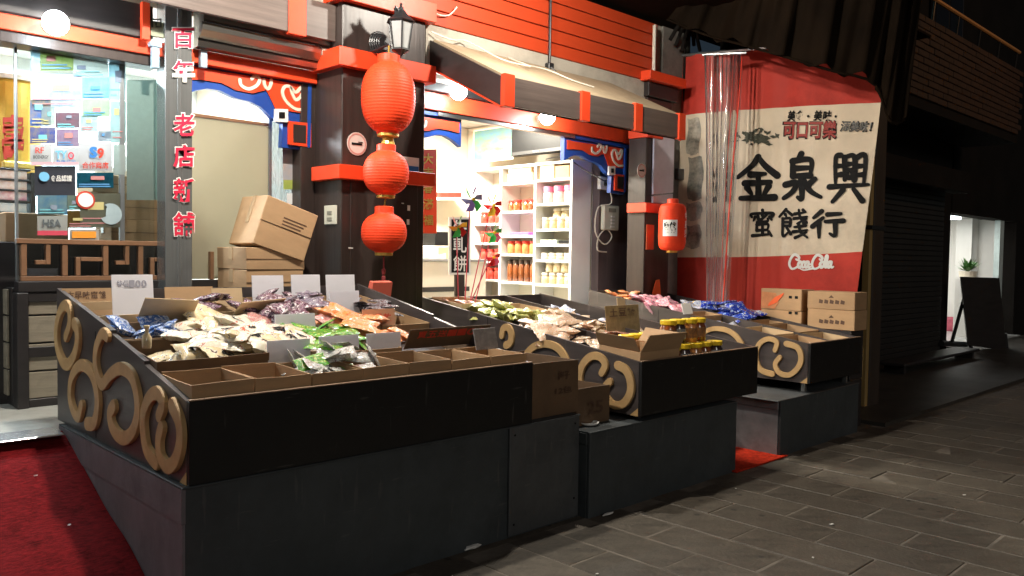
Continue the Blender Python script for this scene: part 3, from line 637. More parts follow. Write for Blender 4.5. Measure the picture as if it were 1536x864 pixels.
# ================================================================== lamps
COOL = (.86, .95, 1.0); WARM = (1, .9, .76)
def bulb(u, v, y, watts, label, r=.07):
    a = PY(u, v, y); t = thing('globe_bulb', a, label, 'lamp', 'bare bulbs along the red beam')
    ob('globe', lathe([(r*math.sin(math.pi*k/10)+.0005, -r*math.cos(math.pi*k/10)) for k in range(11)], (a.x, a.y-.11, a.z), 16), emis('bulb_glow_mat', (.9, .97, 1.0), 30), t, smooth=True)
    ob('socket', tube([(a.x, a.y+.01, a.z+.0), (a.x, a.y-.055, a.z)], .03, 10, 0), 'plastic', t)
    plight('bulb_light', (a.x, a.y-.17, a.z-.03), watts, COOL, .05, t)
bulb(675, 140, 5.32, 42, 'glowing globe bulb on the red beam next to the lantern pillar')
bulb(808, 178, 5.32, 42, 'glowing globe bulb on the red beam under the canopy fascia')
bulb(75, 40, 5.32, 34, 'glowing globe bulb on the red beam above the sticker covered window')
for k, x in enumerate((.25, -1.1)):  # two extra bulbs added out of view to fill from the left
    d = Vector((x, 5.32, 2.77))-C0; bulb(CX+F*d.dot(AR)/d.dot(AF), CY+F*d.dot(AD)/d.dot(AF), 5.32, 50, ['next glowing globe bulb on the red beam past the sticker covered window', 'last glowing globe bulb on the red beam past the sticker covered window'][k])
# flood lamps under the dark awning
for fx, fy, wt, lab in ((4.3, 3.7, 230, 'round flood lamp hanging under the dark awning above the canopy'), (2.0, 3.95, 430, 'round flood lamp hanging under the dark awning above the largest stall')):
    t = thing('flood_lamp', (fx, fy, 3.75), lab, 'lamp', 'flood lamps under the awning')
    ob('stem', tube([(fx, fy, 3.906), (fx, fy, 3.86)], .015, 8, 0), 'iron', t)
    ob('shade', lathe([(.03, .06), (.06, .05), (.13, -.03), (.135, -.035), (.125, -.03), (.055, .042), (.03, .05)], (fx, fy, 3.81), 24), 'iron', t, smooth=True)
    ob('globe', lathe([(.045*math.sin(math.pi*k/8)+.0005, -.045*math.cos(math.pi*k/8)) for k in range(9)], (fx, fy, 3.80), 14), emis('flood_glow_mat', (1, .95, .85), 25), t, smooth=True)
    plight('flood_light', (fx, fy, 3.735), wt, (1, .92, .8), .06, t)
for x, y, wt, c in ((5.3, 6.7, 310, (1, .93, .78)), (1.5, 6.6, 430, (.84, .95, 1)), (2.9, 6.5, 60, (1, .92, .78))):
    t = thing('ceiling_light', (x, y, 3.0), {5.3: 'bright ceiling light over the white shelves inside the shop', 1.5: 'bright ceiling light behind the sticker covered window', 2.9: 'bright ceiling light behind the frosted sliding door'}[x], 'lamp', 'ceiling lights inside the shop')
    ob('housing', box(x-.32, x+.32, y-.32, y+.32, 3.02, 3.058, .004), 'white', t)
    ob('diffuser', box(x-.29, x+.29, y-.29, y+.29, 3.0, 3.018), emis('diffuser_mat', (1, .96, .88), 9), t)
    alight('ceiling_glow', (x, y, 2.985), wt, c, .56, .56, t)
# street lamp further along, out of the picture
t = thing('street_lamp', (13.5, -1.2, 0), 'sodium street lamp across the lane', 'street lamp')
ob('pole', tube([(13.5, -1.2, -.02), (13.5, -1.2, 5.6), (13.4, -.6, 6.0), (13.3, -.2, 6.0)], .05, 8, 0), 'iron', t)
ob('lamp_head', box(13.1, 13.5, -.35, .1, 5.9, 6.05, .02), 'iron', t)
ob('lens', box(13.15, 13.45, -.28, .05, 5.87, 5.898), emis('sodium_mat', (1, .45, .12), 12), t)
plight('sodium_light', (13.3, -.1, 5.75), 95, (1, .5, .18), .12, t)

# ================================================================== red paper lanterns
def lantern(u0, v0, u1, v1, y, label, ribs, shape, writing=None, tassel=0):
    c = PY((u0+u1)/2, (v0+v1)/2, y); l = PY(u0, (v0+v1)/2, y); r = PY(u1, (v0+v1)/2, y)
    tp = PY((u0+u1)/2, v0, y).z; bt = PY((u0+u1)/2, v1, y).z; H = tp-bt
    R = ((c-C0).length*(u1-u0)/2/F)*.985
    t = thing('paper_lantern', (c.x, c.y, bt), label, 'lantern', 'red paper lanterns')
    prof = []; n = ribs*4
    for k in range(n+1):
        s = k/n; z = bt+H*s
        q = abs(2*s-1); rr = R*(1-q**shape)**(1/shape*1.0) if q < .999 else 0
        rr = max(rr, R*.42)
        rr += .0022*abs(math.sin(math.pi*s*ribs))-.001
        prof.append((rr, z))
    ob('shade', lathe([(p, z) for p, z in prof], (c.x, c.y, 0), 36), 'lantern', t, smooth=True)
    ob('collar', lathe([(R*.40, 0), (R*.42, .005), (R*.42, .045), (R*.36, .05), (R*.36, .03)], (c.x, c.y, tp-.006), 24), 'red', t, smooth=False)
    ob('lower_collar', lathe([(R*.36, 0), (R*.40, .004), (R*.40, .026)], (c.x, c.y, bt-.022), 24), 'goldfoil', t)
    # gilt brush writing on the side turned to the right
    if writing:
        for k, ch in enumerate(writing[0]):
            V, Fc = textmesh(ch, .03)
            hz = H*writing[3]; z1 = bt+H*writing[1]-k*hz*1.12
            vv = []
            for x, yy in V:
                z = z1+hz*yy; s = (z-bt)/H; q = abs(2*s-1); rr = max(R*(1-q**shape)**(1/shape), R*.42)+.0035
                an = writing[2]+(x-.5)*writing[4]
                vv.append((c.x+rr*math.cos(an), c.y+rr*math.sin(an), z))
            ob('gilt_letter', (vv, Fc), 'goldfoil' if writing[5] else 'paper', t, recalc=False)
    if tassel:
        ob('tassel', merge(tube([(c.x, c.y, bt-.02), (c.x, c.y, bt-.12)], .006, 6, 0), lathe([(.004, 0), (.012, .01), (.016, .04), (.006, .05)], (c.x, c.y, bt-.16), 10), lathe([(.017, 0), (.014, .12), (.008, .13)], (c.x, c.y, bt-.29), 10)), mat('dark_red_tassel_mat', (.2, .02, .02), .8), t)
    return t, c, tp, bt, R
A1 = lantern(543, 92, 622, 201, 4.74, 'largest egg shaped red paper lantern at the top of the pillar string', 24, 2.35, ('春福', .58, rad(-18), .2, .5, True))
A2 = lantern(545, 226, 613, 293, 4.74, 'middle round red paper lantern of the string on the pillar', 16, 2.3, ('福', .4, rad(-18), .26, .4, True))
A3 = lantern(542, 319, 610, 379, 4.74, 'lowest round red paper lantern of the string, with dark tassel', 15, 2.25, None, 1)
t = thing('lantern_cord', (A1[1].x, A1[1].y, A3[3]), 'cord with tassel that strings the three lanterns below the wall lamp', 'cord')
ob('cord', tube([(A1[1].x, A1[1].y, A1[2]+.12), (A1[1].x, A1[1].y, A1[2])], .005, 6, 0), 'goldfoil', t)
ob('cord', tube([(A1[1].x, A1[1].y, A1[3]-.01), (A2[1].x, A2[1].y, A2[2]+.04)], .006, 6, 0), 'goldfoil', t)
ob('cord', tube([(A2[1].x, A2[1].y, A2[3]-.01), (A3[1].x, A3[1].y, A3[2]+.04)], .006, 6, 0), 'goldfoil', t)
ob('fringe', lathe([(.05, 0), (.035, .05), (.02, .06)], (A1[1].x, A1[1].y, A1[3]-.075), 12), 'goldfoil', t)
ob('hanger_arm', tube([(A1[1].x, 5.0, A1[2]+.1), (A1[1].x, A1[1].y-.01, A1[2]+.115)], .008, 7, 0), 'iron', t)
A4 = lantern(988, 305, 1029, 376, 4.72, 'small red cylinder lantern with white panel hanging by the concrete wall', 22, 5.5, ('金泉興', .66, rad(-75), .17, .42, False))
t4 = A4[0]; c4 = A4[1]; R4 = A4[4]
def cyl4(an0, an1, z0, z1, dr, n=10):
    V = [];
    for i in range(n+1):
        an = an0+(an1-an0)*i/n
        V += [(c4.x+(R4+dr)*math.cos(an), c4.y+(R4+dr)*math.sin(an), z) for z in (z0, z1)]
    return V, [(2*i, 2*i+2, 2*i+3, 2*i+1) for i in range(n)]
H4 = A4[2]-A4[3]
ob('white_panel', cyl4(rad(-185), rad(-125), A4[3]+H4*.3, A4[3]+H4*.64, .004), 'paper', t4)
V, Fc = textmesh('蜜餞', .03); ob('panel_letter', ([(c4.x+(R4+.006)*math.cos(rad(-180+50*x)), c4.y+(R4+.006)*math.sin(rad(-180+50*x)), A4[3]+H4*(.36+.24*yy)) for x, yy in V], Fc), 'ink', t4, recalc=False)
ob('hanger_arm', tube([(c4.x, 4.99, A4[2]+.09), (c4.x, c4.y, A4[2]+.1), (c4.x, c4.y, A4[2])], .007, 7, 0), 'iron', t4)

# ================================================================== wall lamp (unlit carriage lamp)
t = thing('wall_lamp', (3.40, 5.0, 2.86), 'unlit black iron carriage lamp on a ribbed rosette above the big lantern', 'wall lamp')
ro = PY(572, 66, 4.97)
ob('rosette', merge(*[lathe([(.085-.012*abs(k-3), 0), (.09-.012*abs(k-3), .006), (.085-.012*abs(k-3), .011)], (0, 0, 0), 20) for k in range(1)]), 'iron', t) if False else None
vs_ = []; 
sh = merge(*[xf(lathe([(.088-.010*k, 0), (.094-.010*k, .006), (.088-.010*k, .012)], (0, 0, 0), 20), (ro.x, 4.995-.014*k, ro.z), (rad(90), 0, 0)) for k in range(5)])
ob('rosette', sh, 'iron', t)
cx_, cy_ = PY(601, 60, 4.76).x, 4.76; zt = PY(601, 34, 4.76).z; zb_ = PY(601, 76, 4.76).z; ztip = PY(601, 16, 4.76).z
ob('arm', tube([(ro.x, 4.93, ro.z), (ro.x+.01, 4.86, ro.z-.03), (ro.x+.03, 4.80, ro.z+.05), (cx_-.05, cy_, zt+.09), (cx_-.02, cy_, ztip-.01), (cx_, cy_, ztip-.03)], .011, 8), 'iron', t)
ob('roof', lathe([(.103, 0), (.108, .006), (.085, .022), (.045, .06), (.028, .085), (.02, .09), (.022, .1), (.008, .115), (.012, .125), (.003, .14)], (cx_, cy_, zt), 6), 'iron', t)
ob('pane', lathe([(.058, 0), (.086, zt-zb_-.012)], (cx_, cy_, zb_+.01), 6), 'frost', t)
for i in range(6):
    a = 2*math.pi*i/6; ob('glazing_bar', tube([(cx_+.062*math.cos(a), cy_+.062*math.sin(a), zb_+.004), (cx_+.091*math.cos(a), cy_+.091*math.sin(a), zt+.002)], .006, 6, 0), 'iron', t)
ob('lamp_base', lathe([(.005, -.05), (.014, -.035), (.03, -.02), (.066, 0), (.066, .012)], (cx_, cy_, zb_), 6), 'iron', t)

# ================================================================== shop interior
XS = 6.33
S = thing('shelf_unit', (XS, 6.2, FL), 'tall white open shelving along the right inner wall of the shop', 'shelf')
ys = (5.68, 6.20, 6.74, 7.2)
tops = [PX(868, 205, XS).z, PX(785, 232, XS).z]
near = [PX(838, v, XS).z for v in (267, 304, 343, 366, 390, 427)]
far = [PX(781, v, XS).z for v in (273, 316, 353, 381, 423)]
third = [PX(731, v, XS).z for v in (335, 364, 391, 419)]
for y in ys: ob('upright', box(XS, XS+.3, y-.016, y+.016, FL, 2.5, .002), 'white', S)
for yy0, yy1, zs in ((ys[0], ys[1], near), (ys[1], ys[2], far), (ys[2], ys[3], third)):
    for z in zs: ob('shelf_board', box(XS+.002, XS+.298, yy0+.017, yy1-.017, z-.026, z, .002), 'white', S)
    ob('shelf_board', box(XS+.002, XS+.298, yy0+.017, yy1-.017, 2.47, 2.498, .002), 'white', S)
ob('back_panel', box(XS+.302, XS+.32, ys[0], ys[3], FL, 2.5), 'warmwhite', S)
def jarmesh(r, h, lid=.02):
    return mkmesh('glass_body', *lathe([(r*.9, 0), (r, .006), (r, h*.8), (r*.85, h*.9), (r*.85, h)], (0, 0, 0), 14), smooth=True), mkmesh('jar_lid', *lathe([(r*.92, h-.004), (r*.96, h), (r*.96, h+lid), (r*.9, h+lid+.003)], (0, 0, 0), 14))
_jm = {}
def jar(x, y, z, r, h, body, lidm, label, group, cat='jar', rz=0, lid=.02):
    k = (round(r, 3), round(h, 3), lid)
    if k not in _jm:
        _jm[k] = jarmesh(r, h, lid)
        for me in _jm[k]: me.materials.append(None)
    t = thing('jar', (x, y, z), label, cat, group); t.rotation_euler.z = rz
    for nm, me, mm in (('glass_body', _jm[k][0], body), ('jar_lid', _jm[k][1], lidm)):
        o = inst(nm, me, mm, (0, 0, 0)); o.parent = t
    return t
for k in range(4):
    jar(XS+.07+.03*(k % 2), ys[1]+.1+k*.115, far[1], .05, .10, M['jarbrown'], M['redlid'], 'dark jar with red lid on the upper white shelf', 'red lidded dark jars')
for k in range(4):
    jar(XS+.09, ys[1]+.09+k*.115, far[3], .05, .12, mat('orange_jar_mat', (.55, .18, .06), .2, .4, 30, rand=.2), M['redlid'], 'orange jar with red lid on the middle white shelf', 'red lidded orange jars')
for k in range(5):
    jar(XS+.08, ys[1]+.08+k*.09, far[4], .04, .2, M['jarbrown'], mat('dark_lid_mat', (.05, .03, .02), .4), 'tall brown bottle shaped jar on the lowest white shelf', 'tall brown jars', lid=.04)
for k in range(4):
    jar(XS+.08, ys[0]+.09+k*.11, near[2], .047, .10, M['jarcream'], mat('pale_lid_mat', (.7, .66, .55), .4), 'small cream jar with pale lid in the row on the white shelf', 'cream jars in a row')
for k in range(2):
    jar(XS+.16, ys[0]+.2+k*.12, near[2]+.0, .06, .2, M['jarcream'], mat('pale_lid_mat', (.7, .66, .55)), 'taller cream jar behind the row of small jars', 'tall cream jars')
for k in range(4):
    jar(XS+.08, ys[0]+.09+k*.11, near[4], .05, .05, mat('flat_tin_mat', (.6, .5, .38), .3, .2, 20, rand=.2), mat('pale_lid_mat', (.7, .66, .55)), 'flat round tin on the shelf above the lowest', 'flat round tins')
for k in range(7):
    row = k//4; jar(XS+.09, ys[0]+.09+(k % 4)*.11+row*.05, near[5]+row*.125, .05, .095, M['jarcream'], mat('pale_lid_mat', (.7, .66, .55)), 'cream biscuit jar stacked on the lowest white shelf', 'stacked cream jars')
for k in range(3):
    jar(XS+.09, ys[0]+.1+k*.15, near[1], .058, .13, mat('white_tub_mat', (.7, .62, .55), .3, .25, 18), mat('pink_wrap_mat', (.7, .2, .32), .4), 'white tub with pink wrapped top on the white shelf', 'pink topped tubs', lid=.05)
def carton_closed(x0, x1, y0, y1, z0, z1, label, m='card', rot=0, tapey=True, group=None, tilt=(0, 0, 0), name='carton'):
    c = Vector(((x0+x1)/2, (y0+y1)/2, z0)); t = thing(name, c, label, 'carton', group); t.rotation_euler = (tilt[0], tilt[1], rot+tilt[2])
    hx, hy, h = (x1-x0)/2, (y1-y0)/2, z1-z0
    def loc(sh, nm, mm):
        o = ob(nm, sh, mm); o.parent = t; return o
    jv = lambda s: random.uniform(-s, s)*min(hx, hy, h)/.15
    bv, bf = box(-hx, hx, -hy, hy, 0, h); bv = [(v[0]+jv(.004), v[1]+jv(.002), v[2]+(jv(.004) if v[2] else 0)) for v in bv]
    b = loc(bevel((bv, bf), .004), 'carton_body', m)
    if tapey:
        loc(merge(box(-hx-.005, hx+.005, -.026, .026, h*.45, h+.004)), 'tape', 'tape')
        loc(box(-hx-.001, hx+.001, -hy-.004, -hy+.001, h*.5-.003, h*.5), 'flap_seam', 'carddark')
    return t
for k, (y0, y1, z, h) in enumerate(((ys[0]+.05, ys[0]+.25, near[0], .13), (ys[0]+.26, ys[0]+.47, near[0], .15), (ys[1]+.06, ys[1]+.46, far[0], .1), (ys[1]+.08, ys[1]+.44, far[0]+.101, .09))):
    carton_closed(XS+.02, XS+.24, y0, y1, z, z+h, ['brown wicker coloured box on the top white shelf', 'pale box beside the brown one on the top white shelf', 'wide pale carton at the bottom of the pair on the top shelf', 'wide pale carton on top of the pair on the top shelf'][k], ['card', 'cardlight', 'cardlight', 'card'][k], tapey=False)
tag(ob('green_box', box(XS+.03, XS+.2, ys[0]+.22, ys[0]+.46, near[3], near[3]+.045, .004), mat('green_white_box_mat', (.6, .66, .5), .4, .2, 12)), 'flat green and white box on the narrow white shelf', 'box')
tag(ob('black_box', box(XS+.03, XS+.2, ys[0]+.05, ys[0]+.19, near[3], near[3]+.04, .004), 'ink'), 'flat black box on the narrow white shelf', 'box')
tag(ob('purple_box', box(XS+.03, XS+.22, ys[1]+.12, ys[1]+.4, far[2], far[2]+.035, .004), mat('purple_box_mat', (.4, .1, .4), .4, .2, 12)), 'flat purple box on the otherwise empty white shelf', 'box')
for k, z in enumerate(third):
    for j in range(3):
        jar(XS+.08, ys[2]+.1+j*.12, z, .05, .11, mat('red_goods_mat', (.45, .05, .03), .3, .6, 30, rand=.3), M['redlid'], 'red packed jar on the shelves nearest the back wall', 'red jars near the back wall')
# television and poster on the wall above the shelves
t = thing('television', (6.1, 6.1, 2.5), 'black flat television above the white shelves', 'television')
ob('screen_body', box(6.22, 6.30, 5.70, 6.46, 2.575, 2.94, .008), 'tv', t); ob('speaker_bar', box(6.214, 6.219, 5.72, 6.44, 2.585, 2.62), mat('tv_bar_mat', (.03, .03, .032), .3), t)
ob('badge', box(6.209, 6.2135, 6.04, 6.12, 2.6, 2.61), 'paper', t); ob('wall_arm', box(6.302, 6.65, 6.0, 6.2, 2.65, 2.8), 'iron', t)
t = thing('landscape_poster', (6.3, 7.0, 2.5), 'green and blue landscape poster left of the television', 'poster')
ob('sheet', box(6.28, 6.285, 6.52, 7.14, 2.58, 2.92), mat('landscape_print_mat', (.12, .2, .03), .5, .3, 4, (1, 1, 3), c2=(.04, .12, .25)), t); ob('rim', box(6.287, 6.3, 6.50, 7.16, 2.56, 2.94), 'ivory', t)
# heart shaped wooden wall lamp, black name board, red couplet
t = thing('paper_wall_lamp', PY(727, 275, 7.68), 'orange brown shield shaped lamp glowing on the back wall', 'lamp')
fq = lambda u, v: PY(u, v, 7.62)
ob('shield', prism([fq(713, 255), fq(745, 250), fq(744, 275), fq(727, 291), fq(714, 278)], (0, .04, 0)), mat('shield_mat', (.5, .22, .05), .5), t)
ob('glow', disc(fq(732, 266), .07, 7.61, .02), emis('warm_glow_mat', (1, .75, .4), 4), t)
t = thing('name_board', PY(690, 410, 6.3), 'black vertical board with white characters standing inside the shop', 'sign')
fn = lambda u, v: PY(u, v, 6.3); fn2 = lambda u, v: PY(u, v, 6.293)
ob('board', quad(fn, (674, 326, 706, 412), (0, .02, 0)), 'paper', t); ob('face', quad(lambda u, v: PY(u, v, 6.2995), (677, 329, 703, 409), (0, -.003, 0)), 'ink', t)
for ch, v in (('牛', 341), ('軋', 367), ('餅', 395)): text('letter', ch, (680, v-12, 700, v+12), fn2, 'paper', t, .015)
ob('leg', quad(lambda u, v: PY(u, v, 6.31), (683, 412, 697, 470), (0, .02, 0)), 'wood', t)
t = thing('red_couplet', PY(644, 350, 5.7), 'narrow red paper scroll with gilt characters beside the pillar', 'scroll')
ob('paper_strip', quad(lambda u, v: PY(u, v, 5.7), (630, 224, 655, 350), (0, .006, 0)), 'red', t)
for ch, v in (('大', 238), ('吉', 259), ('春', 282), ('滿', 306), ('福', 330)): text('letter', ch, (635, v-8, 650, v+8), lambda u, v: PY(u, v, 5.695), 'goldfoil', t, .02)
# wall shelf, small display table and racks in the bright back
t = thing('wall_shelf', PY(675, 300, 7.5), 'narrow wall shelf on the bright back wall with a red box', 'shelf')
ob('plank', quad(lambda u, v: PY(u, v, 7.4), (655, 296, 695, 300), (0, .28, 0)), 'white', t); 
tag(ob('red_box', quad(lambda u, v: PY(u, v, 7.45), (660, 289, 692, 296), (0, .2, 0)), 'sticker_4' if False else M['redlid']), 'long red box lying on the narrow wall shelf', 'box')
t = thing('counter', PY(665, 440, 6.8), 'grey topped counter with papers at the back of the shop', 'counter')
a = PY(650, 388, 6.8); ob('body', box(a.x-.4, a.x+.75, 6.8, 7.3, FL, a.z-.03), 'warmwhite', t); ob('top', box(a.x-.43, a.x+.78, 6.77, 7.33, a.z-.028, a.z, .004), mat('counter_top_mat', (.2, .2, .2), .3), t)
ob('shelf_band', box(a.x-.3, a.x+.5, 6.788, 6.799, a.z-.35, a.z-.3), 'blackwood', t)
for k, (u, v, c) in enumerate(((650, 372, 'paper'), (664, 365, 'cardlight'), (660, 345, 'ink'))):
    q = PY(u, v, 6.95); carton_closed(q.x-.12, q.x+.12, 6.88, 7.1, a.z+.001+(0 if k != 2 else .14), a.z+.13+(0 if k != 2 else .16), ['white box on the back counter', 'pale cardboard box on the back counter', 'dark box on top of the boxes on the back counter'][k], c, tapey=False)
# intercom, socket box and cables on the dark entry wall
a = PY(912, 327, 5.56); t = thing('intercom', a, 'pale grey intercom box on the dark wall by the shelves', 'intercom')
ob('case', box(a.x-.13, a.x+.12, 5.505, 5.558, a.z-.13, a.z+.13, .01), 'plastic', t)
for k in range(4): ob('button', box(a.x-.02, a.x+.04, 5.499, 5.5045, a.z-.1+k*.035, a.z-.085+k*.035), 'white', t)
ob('grille', box(a.x-.06, a.x+.06, 5.501, 5.5045, a.z+.06, a.z+.1), mat('switch_grey_mat', (.25, .25, .2)), t)
b = PY(902, 275, 5.56); t = thing('socket_box', b, 'white socket with black plug above the intercom', 'socket')
ob('case', box(b.x-.07, b.x+.08, 5.515, 5.558, b.z-.065, b.z+.065, .006), 'white', t); ob('plug', box(b.x-.02, b.x+.03, 5.47, 5.514, b.z-.03, b.z+.03, .006), 'ink', t)
tag(ob('cable_coil', tube([(b.x, 5.47, b.z), (b.x+.1, 5.5, b.z-.2), (a.x-.2, 5.53, a.z+.1), (a.x-.24, 5.53, a.z-.15), (a.x-.1, 5.52, a.z-.28), (a.x+.02, 5.52, a.z-.2), (a.x-.06, 5.53, a.z-.12), (a.x-.18, 5.53, a.z-.2), (a.x-.2, 5.53, a.z-.34), (a.x-.05, 5.53, a.z-.36)], .007, 6), 'cable'), 'pale cable hanging in loops under the intercom', 'cable')
tag(ob('black_cable', tube([(b.x-.02, 5.47, b.z), (b.x-.2, 5.4, b.z+.02), (XS+.1, 5.55, b.z+.1), (XS-.03, 5.75, b.z+.25), (XS-.05, 6.0, 2.52)], .006, 6), 'cableblack'), 'thin black cable running from the socket to the television', 'cable')
a = PY(975, 355, 4.99); tag(ob('orange_notice', box(a.x-.06, a.x+.06, 4.985, 4.998, a.z-.13, a.z+.12), mat('orange_notice_mat', (.5, .1, .03), .5)), 'small dull orange notice on the pillar behind the small lantern', 'notice')
# left window interior: gilded drum, shelf of product boxes, cartons
t = thing('gilded_drum', PY(20, 268, 6.4), 'golden drum shaped sign with red brush character in the window', 'drum sign')
a = PY(16, 262, 6.45); 
ob('drum', lathe([(.17, 0), (.185, .02), (.185, .6), (.17, .62)], (a.x, 6.45, a.z), 26), mat('gilt_mat', (.6, .36, .05), .35, .15, 6, metal=.35), t, smooth=False)
ob('drum_cap', lathe([(.2, 0), (.2, .03), (.05, .05)], (a.x, 6.45, a.z+.621), 26), 'ivory', t)
text('letter', '壽', (3, 172, 36, 240), lambda u, v: PY(u, v, 6.255), 'redink', t, .05)
ob('gold_ingot', xf(box(-.1, .1, -.03, .03, 0, .05, .01), (a.x, 6.22, a.z+.02)), 'goldfoil', t)
t = thing('product_rack', PY(15, 330, 6.1), 'rack of flat product boxes under the golden drum', 'rack')
for k, v in enumerate((252, 268, 284, 300, 318)):
    q = PY(15, v, 6.1); ob('rack_shelf', box(q.x-.5, q.x+.12, 6.1, 6.35, q.z-.012, q.z, .002), 'blackwood', t)
ob('rack_post', box(q.x+.122, q.x+.15, 6.1, 6.35, FL, a.z-.005), 'blackwood', t); ob('rack_post', box(q.x-.53, q.x-.502, 6.1, 6.35, FL, a.z-.005), 'blackwood', t)
for k, v in enumerate((268, 284, 300, 318)):
    q = PY(15, v, 6.1)
    tag(ob('product_box', box(q.x-.4, q.x+.1, 6.11, 6.3, q.z, q.z+.058, .003), mat('product_%d' % k, [(.6, .3, .2), (.62, .35, .25), (.5, .1, .2), (.45, .6, .7)][k], .35, .3, 14, c2=(.75, .72, .68))), ['flat box with tan and white print on the top rack shelf', 'flat box with tan and white print on the second rack shelf', 'flat box with magenta and white print on the third rack shelf', 'flat box with pale blue and white print on the lowest rack shelf'][k], 'box')
t = thing('window_counter', (1.3, 5.9, FL), 'dark counter behind the sticker covered window', 'counter')
ob('body', box(.4, 2.3, 5.62, 6.05, FL, 1.54, .004), 'blackwood', t)
for k, (x0, x1, z0, z1, lab, m) in enumerate(((1.85, 2.26, 1.54, 1.70, 'lowest brown carton of the stack inside the window', 'card'), (1.8, 2.25, 1.701, 1.87, 'middle brown carton of the stack inside the window', 'card'), (1.74, 2.2, 1.871, 1.99, 'top brown carton of the stack inside the window', 'cardlight'), (1.25, 1.6, 1.541, 1.72, 'brown carton behind the stickers inside the window', 'card'))):
    carton_closed(x0, x1, 5.66, 5.98, z0, z1, lab, m, tapey=(k < 3))
for k, (x, z, r) in enumerate(((1.86, 1.99, .06), (1.97, 1.99, .07), (2.12, 1.99, .05))):
    tag(ob('white_bundle', lathe([(r, 0), (r*1.15, r*.5), (r*.7, r*1.2), (.01, r*(2+.5*k))], (x, 5.8, z), 7), 'paper'), 'white paper bundle lying on the top carton in the window', 'bundle', 'white bundles in the window')
ob('cabinet', box(-.6, 1.24, 6.0, 6.4, FL, 1.5), 'blackwood', t)
t = thing('window_bulb', PY(178, 84, 5.62), 'bright bulb shining behind the top of the sticker covered glass', 'lamp')
a = PY(178, 88, 5.62); ob('globe', lathe([(.05*math.sin(math.pi*k/8)+.0005, -.05*math.cos(math.pi*k/8)) for k in range(9)], a, 14), emis('bulb_glow_mat', (.9, .97, 1), 30), t, smooth=True)
ob('flex', tube([(a.x, a.y, a.z+.05), (a.x, a.y, 3.06)], .006, 6, 0), 'cableblack', t); plight('bulb_light', (a.x-.08, a.y+.08, a.z-.08), 14, COOL, .05, t)
# ================================================================== plinths and stalls
def crop(ox, oy, s): return lambda p: (ox+p[0]/s, oy+p[1]/s)
# plinth 1
t = thing('stall_plinth', (2.4, 3.9, 0), 'long dark steel plinth under the biggest stall, with pale cover panel', 'plinth', 'plinths under the stalls')
x0, x1 = 1.268, 3.56
ob('front_panel', box(x0+.012, 3.0, 3.105, 3.125, -.01, .588, .003), 'base', t)
pn = ob('cover_panel', box(2.996, 3.548, 3.088, 3.104, .012, .592, .003), 'panel', t)
for x, z in ((3.03, .55), (3.51, .55), (3.03, .07), (3.51, .12)): ob('screw', lathe([(.006, 0), (.004, .003)], (0, 0, 0), 8) if False else box(x-.005, x+.005, 3.085, 3.0885, z-.005, z+.005), 'ink', pn)
ob('back_fill', box(3.002, 3.55, 3.106, 3.125, -.01, .587, .002), 'base', t)
ob('side_panel', prism([(x0, 3.105, -.01), (x0, 3.105, .45), (x0, 4.62, .45), (x0, 4.62, -.01)], (.011, 0, 0)), 'basecon', t)
ob('side_cap', prism([(x0-.006, 3.100, .453), (x0-.006, 3.100, .588), (x0-.006, 4.66, .588), (x0-.006, 4.66, .453)], (.017, 0, 0)), 'basecon', t)
ob('side_panel', box(3.55, 3.56, 3.1, 4.6, -.01, .58), 'base', t)
ob('top_sheet', box(x0-.006, 3.56, 3.09, 4.66, .589, .597, .002), 'base', t)
# plinth 2 and 3
for xa, xb, zt_, lab in ((3.572, 5.17, .49, 'dark steel plinth under the middle stall with the yellow lidded jars'), (5.80, 7.2, .425, 'dull steel plinth under the stall by the banner')):
    t = thing('stall_plinth', ((xa+xb)/2, 3.9, 0), lab, 'plinth', 'plinths under the stalls')
    ob('front_panel', box(xa+.004, xb-.004, 3.03, 3.05, -.01, zt_-.001, .003), 'base', t)
    lit_steel = mat('dull_galvanised_mat', (.24, .24, .25), .5, .25, 4, metal=.2, spots=.4, scuff=.3)  # lighter side for one plinth: the light falling there is in the colour
    ob('side_panel', box(xa, xa+.011, 3.052, 4.6, -.01, zt_-.07), lit_steel if xa > 5 else 'base', t)
    ob('side_cap', box(xa-.006, xa+.011, 3.05, 4.6, zt_-.067, zt_-.001, .002), lit_steel if xa > 5 else 'base', t)
    ob('side_panel', box(xb-.011, xb, 3.052, 4.6, -.01, zt_-.002), 'base', t)
    ob('top_sheet', box(xa-.05 if xa > 5 else xa, xb, 3.025, 4.62, zt_, zt_+.008, .002), 'panel' if xa > 5 else 'base', t)

